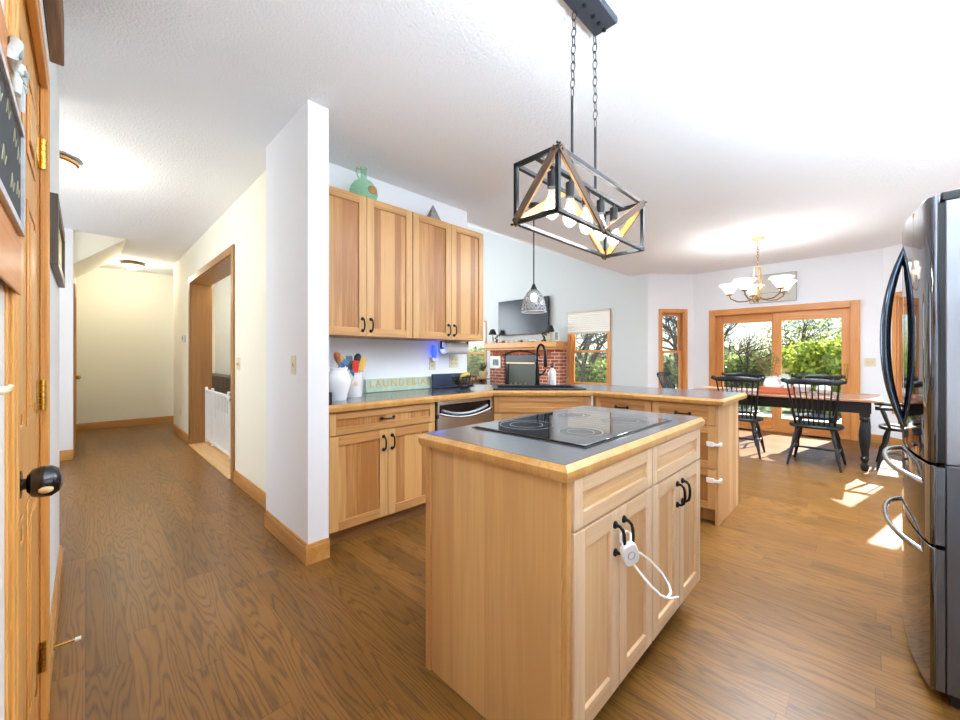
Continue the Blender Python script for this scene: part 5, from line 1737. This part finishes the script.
mb = MB().box(1.59, 5.58, .86, 1.815, 9.12, .885); build('top', mb, wood(((66, 36, 28), (44, 22, 18)), 'y'), db, bevel=.004)
for x in (1.62, 1.78):
    for y in (5.66, 9.04):
        mb = MB().box(x - .02, y - .02, .004, x + .02, y + .02, .30); build('leg', mb, wood(((66, 36, 28), (44, 22, 18)), 'z'), db)

# ---------------------------------------------------------------- outside
mb = MB().box(8.02, -14, -.45, 90, 60, -.40)
single('ground', mb, plain('lawn_green', (104, 122, 62), .95, var=.35, vscale=.8), 'green lawn outside the windows', 'lawn', kind='structure', smooth=False)
mb = MB().box(8.02, -2.5, -.25, 11.5, 4.4, -.12)
single('patio_deck', mb, plain('pale_concrete', (206, 204, 198), .9, var=.08, vscale=3), 'pale concrete patio outside the sliding door', 'patio', kind='structure', smooth=False)


def foliage(mb, c, rad, n, leaf, shell=.55):
    c = Vector(c)
    for _ in range(n):
        while True:
            v = Vector((random.uniform(-1, 1), random.uniform(-1, 1), random.uniform(-1, 1)))
            if shell * random.random() < v.length <= 1:
                break
        p = c + Vector((v.x * rad[0], v.y * rad[1], v.z * rad[2]))
        d = Vector((random.gauss(0, 1), random.gauss(0, 1), random.gauss(0, 1))).normalized()
        s = d.cross(Vector((random.gauss(0, 1), random.gauss(0, 1), random.gauss(0, 1)))).normalized()
        l = leaf * random.uniform(.6, 1.3)
        mb.add([p - d * l * .5, p + s * l * .28, p + d * l * .5, p - s * l * .28], [(0, 1, 2, 3)])


LV1 = leaf_mat('bright_leaf', (86, 118, 34), (190, 200, 84))
LV2 = leaf_mat('mid_leaf', (92, 112, 62), (166, 176, 98))
LV3 = leaf_mat('dull_leaf', (92, 104, 78), (140, 148, 108))
BARK = plain('bark', (86, 74, 66), .9, var=.3, vscale=10)


def branches(mb, p, d, L_, r, depth, spread=.55):
    q_ = p + d * L_
    mid_ = p.lerp(q_, .5) + Vector((random.gauss(0, .05), random.gauss(0, .05), random.gauss(0, .04))) * L_
    mb.tube([p, mid_, q_], [r, r * .85, r * .68], 6 if depth > 2 else 4)
    if depth == 0:
        return
    for _ in range(3 if depth > 1 else 2):
        nd = (d + Vector((random.gauss(0, spread), random.gauss(0, spread), random.gauss(.08, spread * .7)))).normalized()
        branches(mb, p.lerp(q_, random.uniform(.6, 1)), nd, L_ * random.uniform(.62, .85), r * .62, depth - 1, spread)


def tree(name, loc, lab, group, trunk_h, depth, r, crown=None, lm=None, lean=(0, 0, 1), nleaf=1500, leaf=.2):
    t = thing(name, lab, 'tree', loc, group=group)
    mb = MB()
    b = Vector(loc)
    branches(mb, b, Vector(lean).normalized(), trunk_h, r, depth)
    build('trunk', mb, BARK, t)
    if crown:
        mb = MB()
        for c, rad, n in crown:
            foliage(mb, b + Vector(c), rad, n, leaf)
        build('crown', mb, lm, t, smooth=False)
    return t


def shrub(loc, rad, lab, lm, n, leaf):
    t = thing('shrub', lab, 'shrub', loc, group='shrubs beyond the patio')
    mb = MB()
    b = Vector(loc)
    for k in range(5):
        o_ = Vector((random.uniform(-.5, .5) * rad[0], random.uniform(-.55, .55) * rad[1], rad[2] * random.uniform(.75, 1.05)))
        foliage(mb, b + o_, (rad[0] * .62, rad[1] * .6, rad[2] * random.uniform(.75, 1.0)), n // 5, leaf)
    build('foliage', mb, lm, t, smooth=False)
    mb = MB()
    for k in range(5):
        branches(mb, b, Vector((random.gauss(0, .3), random.gauss(0, .3), 1)).normalized(), rad[2] * .8, .03, 2)
    build('stem', mb, BARK, t)


random.seed(21)
shrub((14.5, 1.05, -.4), (1.2, 1.3, 1.15), 'bright yellow green shrub behind the sliding pane', LV1, 7000, .15)
shrub((15.5, .1, -.4), (1.2, 1.2, 1.25), 'bright green shrub nearest the patio door handle side', LV1, 5500, .15)
shrub((17.5, 3.3, -.4), (1.5, 1.5, .95), 'olive green shrub behind the fixed pane', LV2, 4500, .17)
shrub((19.0, 4.9, -.4), (1.5, 1.6, 1.0), 'dull green shrub seen at the frame side of the fixed pane', LV2, 3800, .18)
shrub((17.5, 5.9, -.4), (1.4, 1.2, .9), 'grey green shrub seen through the narrow window', LV3, 3500, .18)
shrub((15.5, 8.6, -.4), (1.6, 1.6, .85), 'yellow green shrub seen through the half shaded window', LV2, 4000, .17)
shrub((15.0, 14.6, -.4), (2.0, 2.2, 1.2), 'green shrub seen through the window beside the fireplace', LV2, 4000, .2)
GT = 'thin trees outside the windows'
tree('leafy_tree', (18.2, 1.7, -.4), 'sparse leafy tree rising behind the bright shrubs', GT, 1.3, 5, .07, [((0, -.2, 2.3), (1.5, 1.7, .75), 900), ((.2, -1.6, 2.2), (.9, .9, .7), 500)], LV2, leaf=.13)
tree('bare_tree', (16.4, 3.5, -.4), 'bare branching tree in front of the fixed patio pane', GT, 1.1, 5, .07, lean=(0, -.2, 1))
tree('bare_tree', (19.5, 4.6, -.4), 'bare thin tree seen between narrow window and patio door', GT, 1.4, 5, .08)
tree('bare_tree', (15.0, 4.75, -.4), 'dense twiggy tree filling the narrow window', GT, 1.3, 6, .12)
tree('bare_tree', (14.2, 8.2, -.4), 'bare thick trunked tree outside the half shaded window', GT, 1.5, 5, .13)
tree('bare_tree', (15.6, 9.4, -.4), 'second bare tree farther behind the half shaded window', GT, 1.4, 5, .10)
mb = MB()
for k in range(60):
    y = -4 + k * .95
    foliage(mb, (46 + random.uniform(-3, 3), y, .3 + random.uniform(-.2, .5)), (2.2, 1.6, 1.5 + random.random() * .5), 260, .5)
single('treeline', mb, LV3, 'distant grey green line of trees on the horizon', 'treeline', kind='stuff', smooth=False)
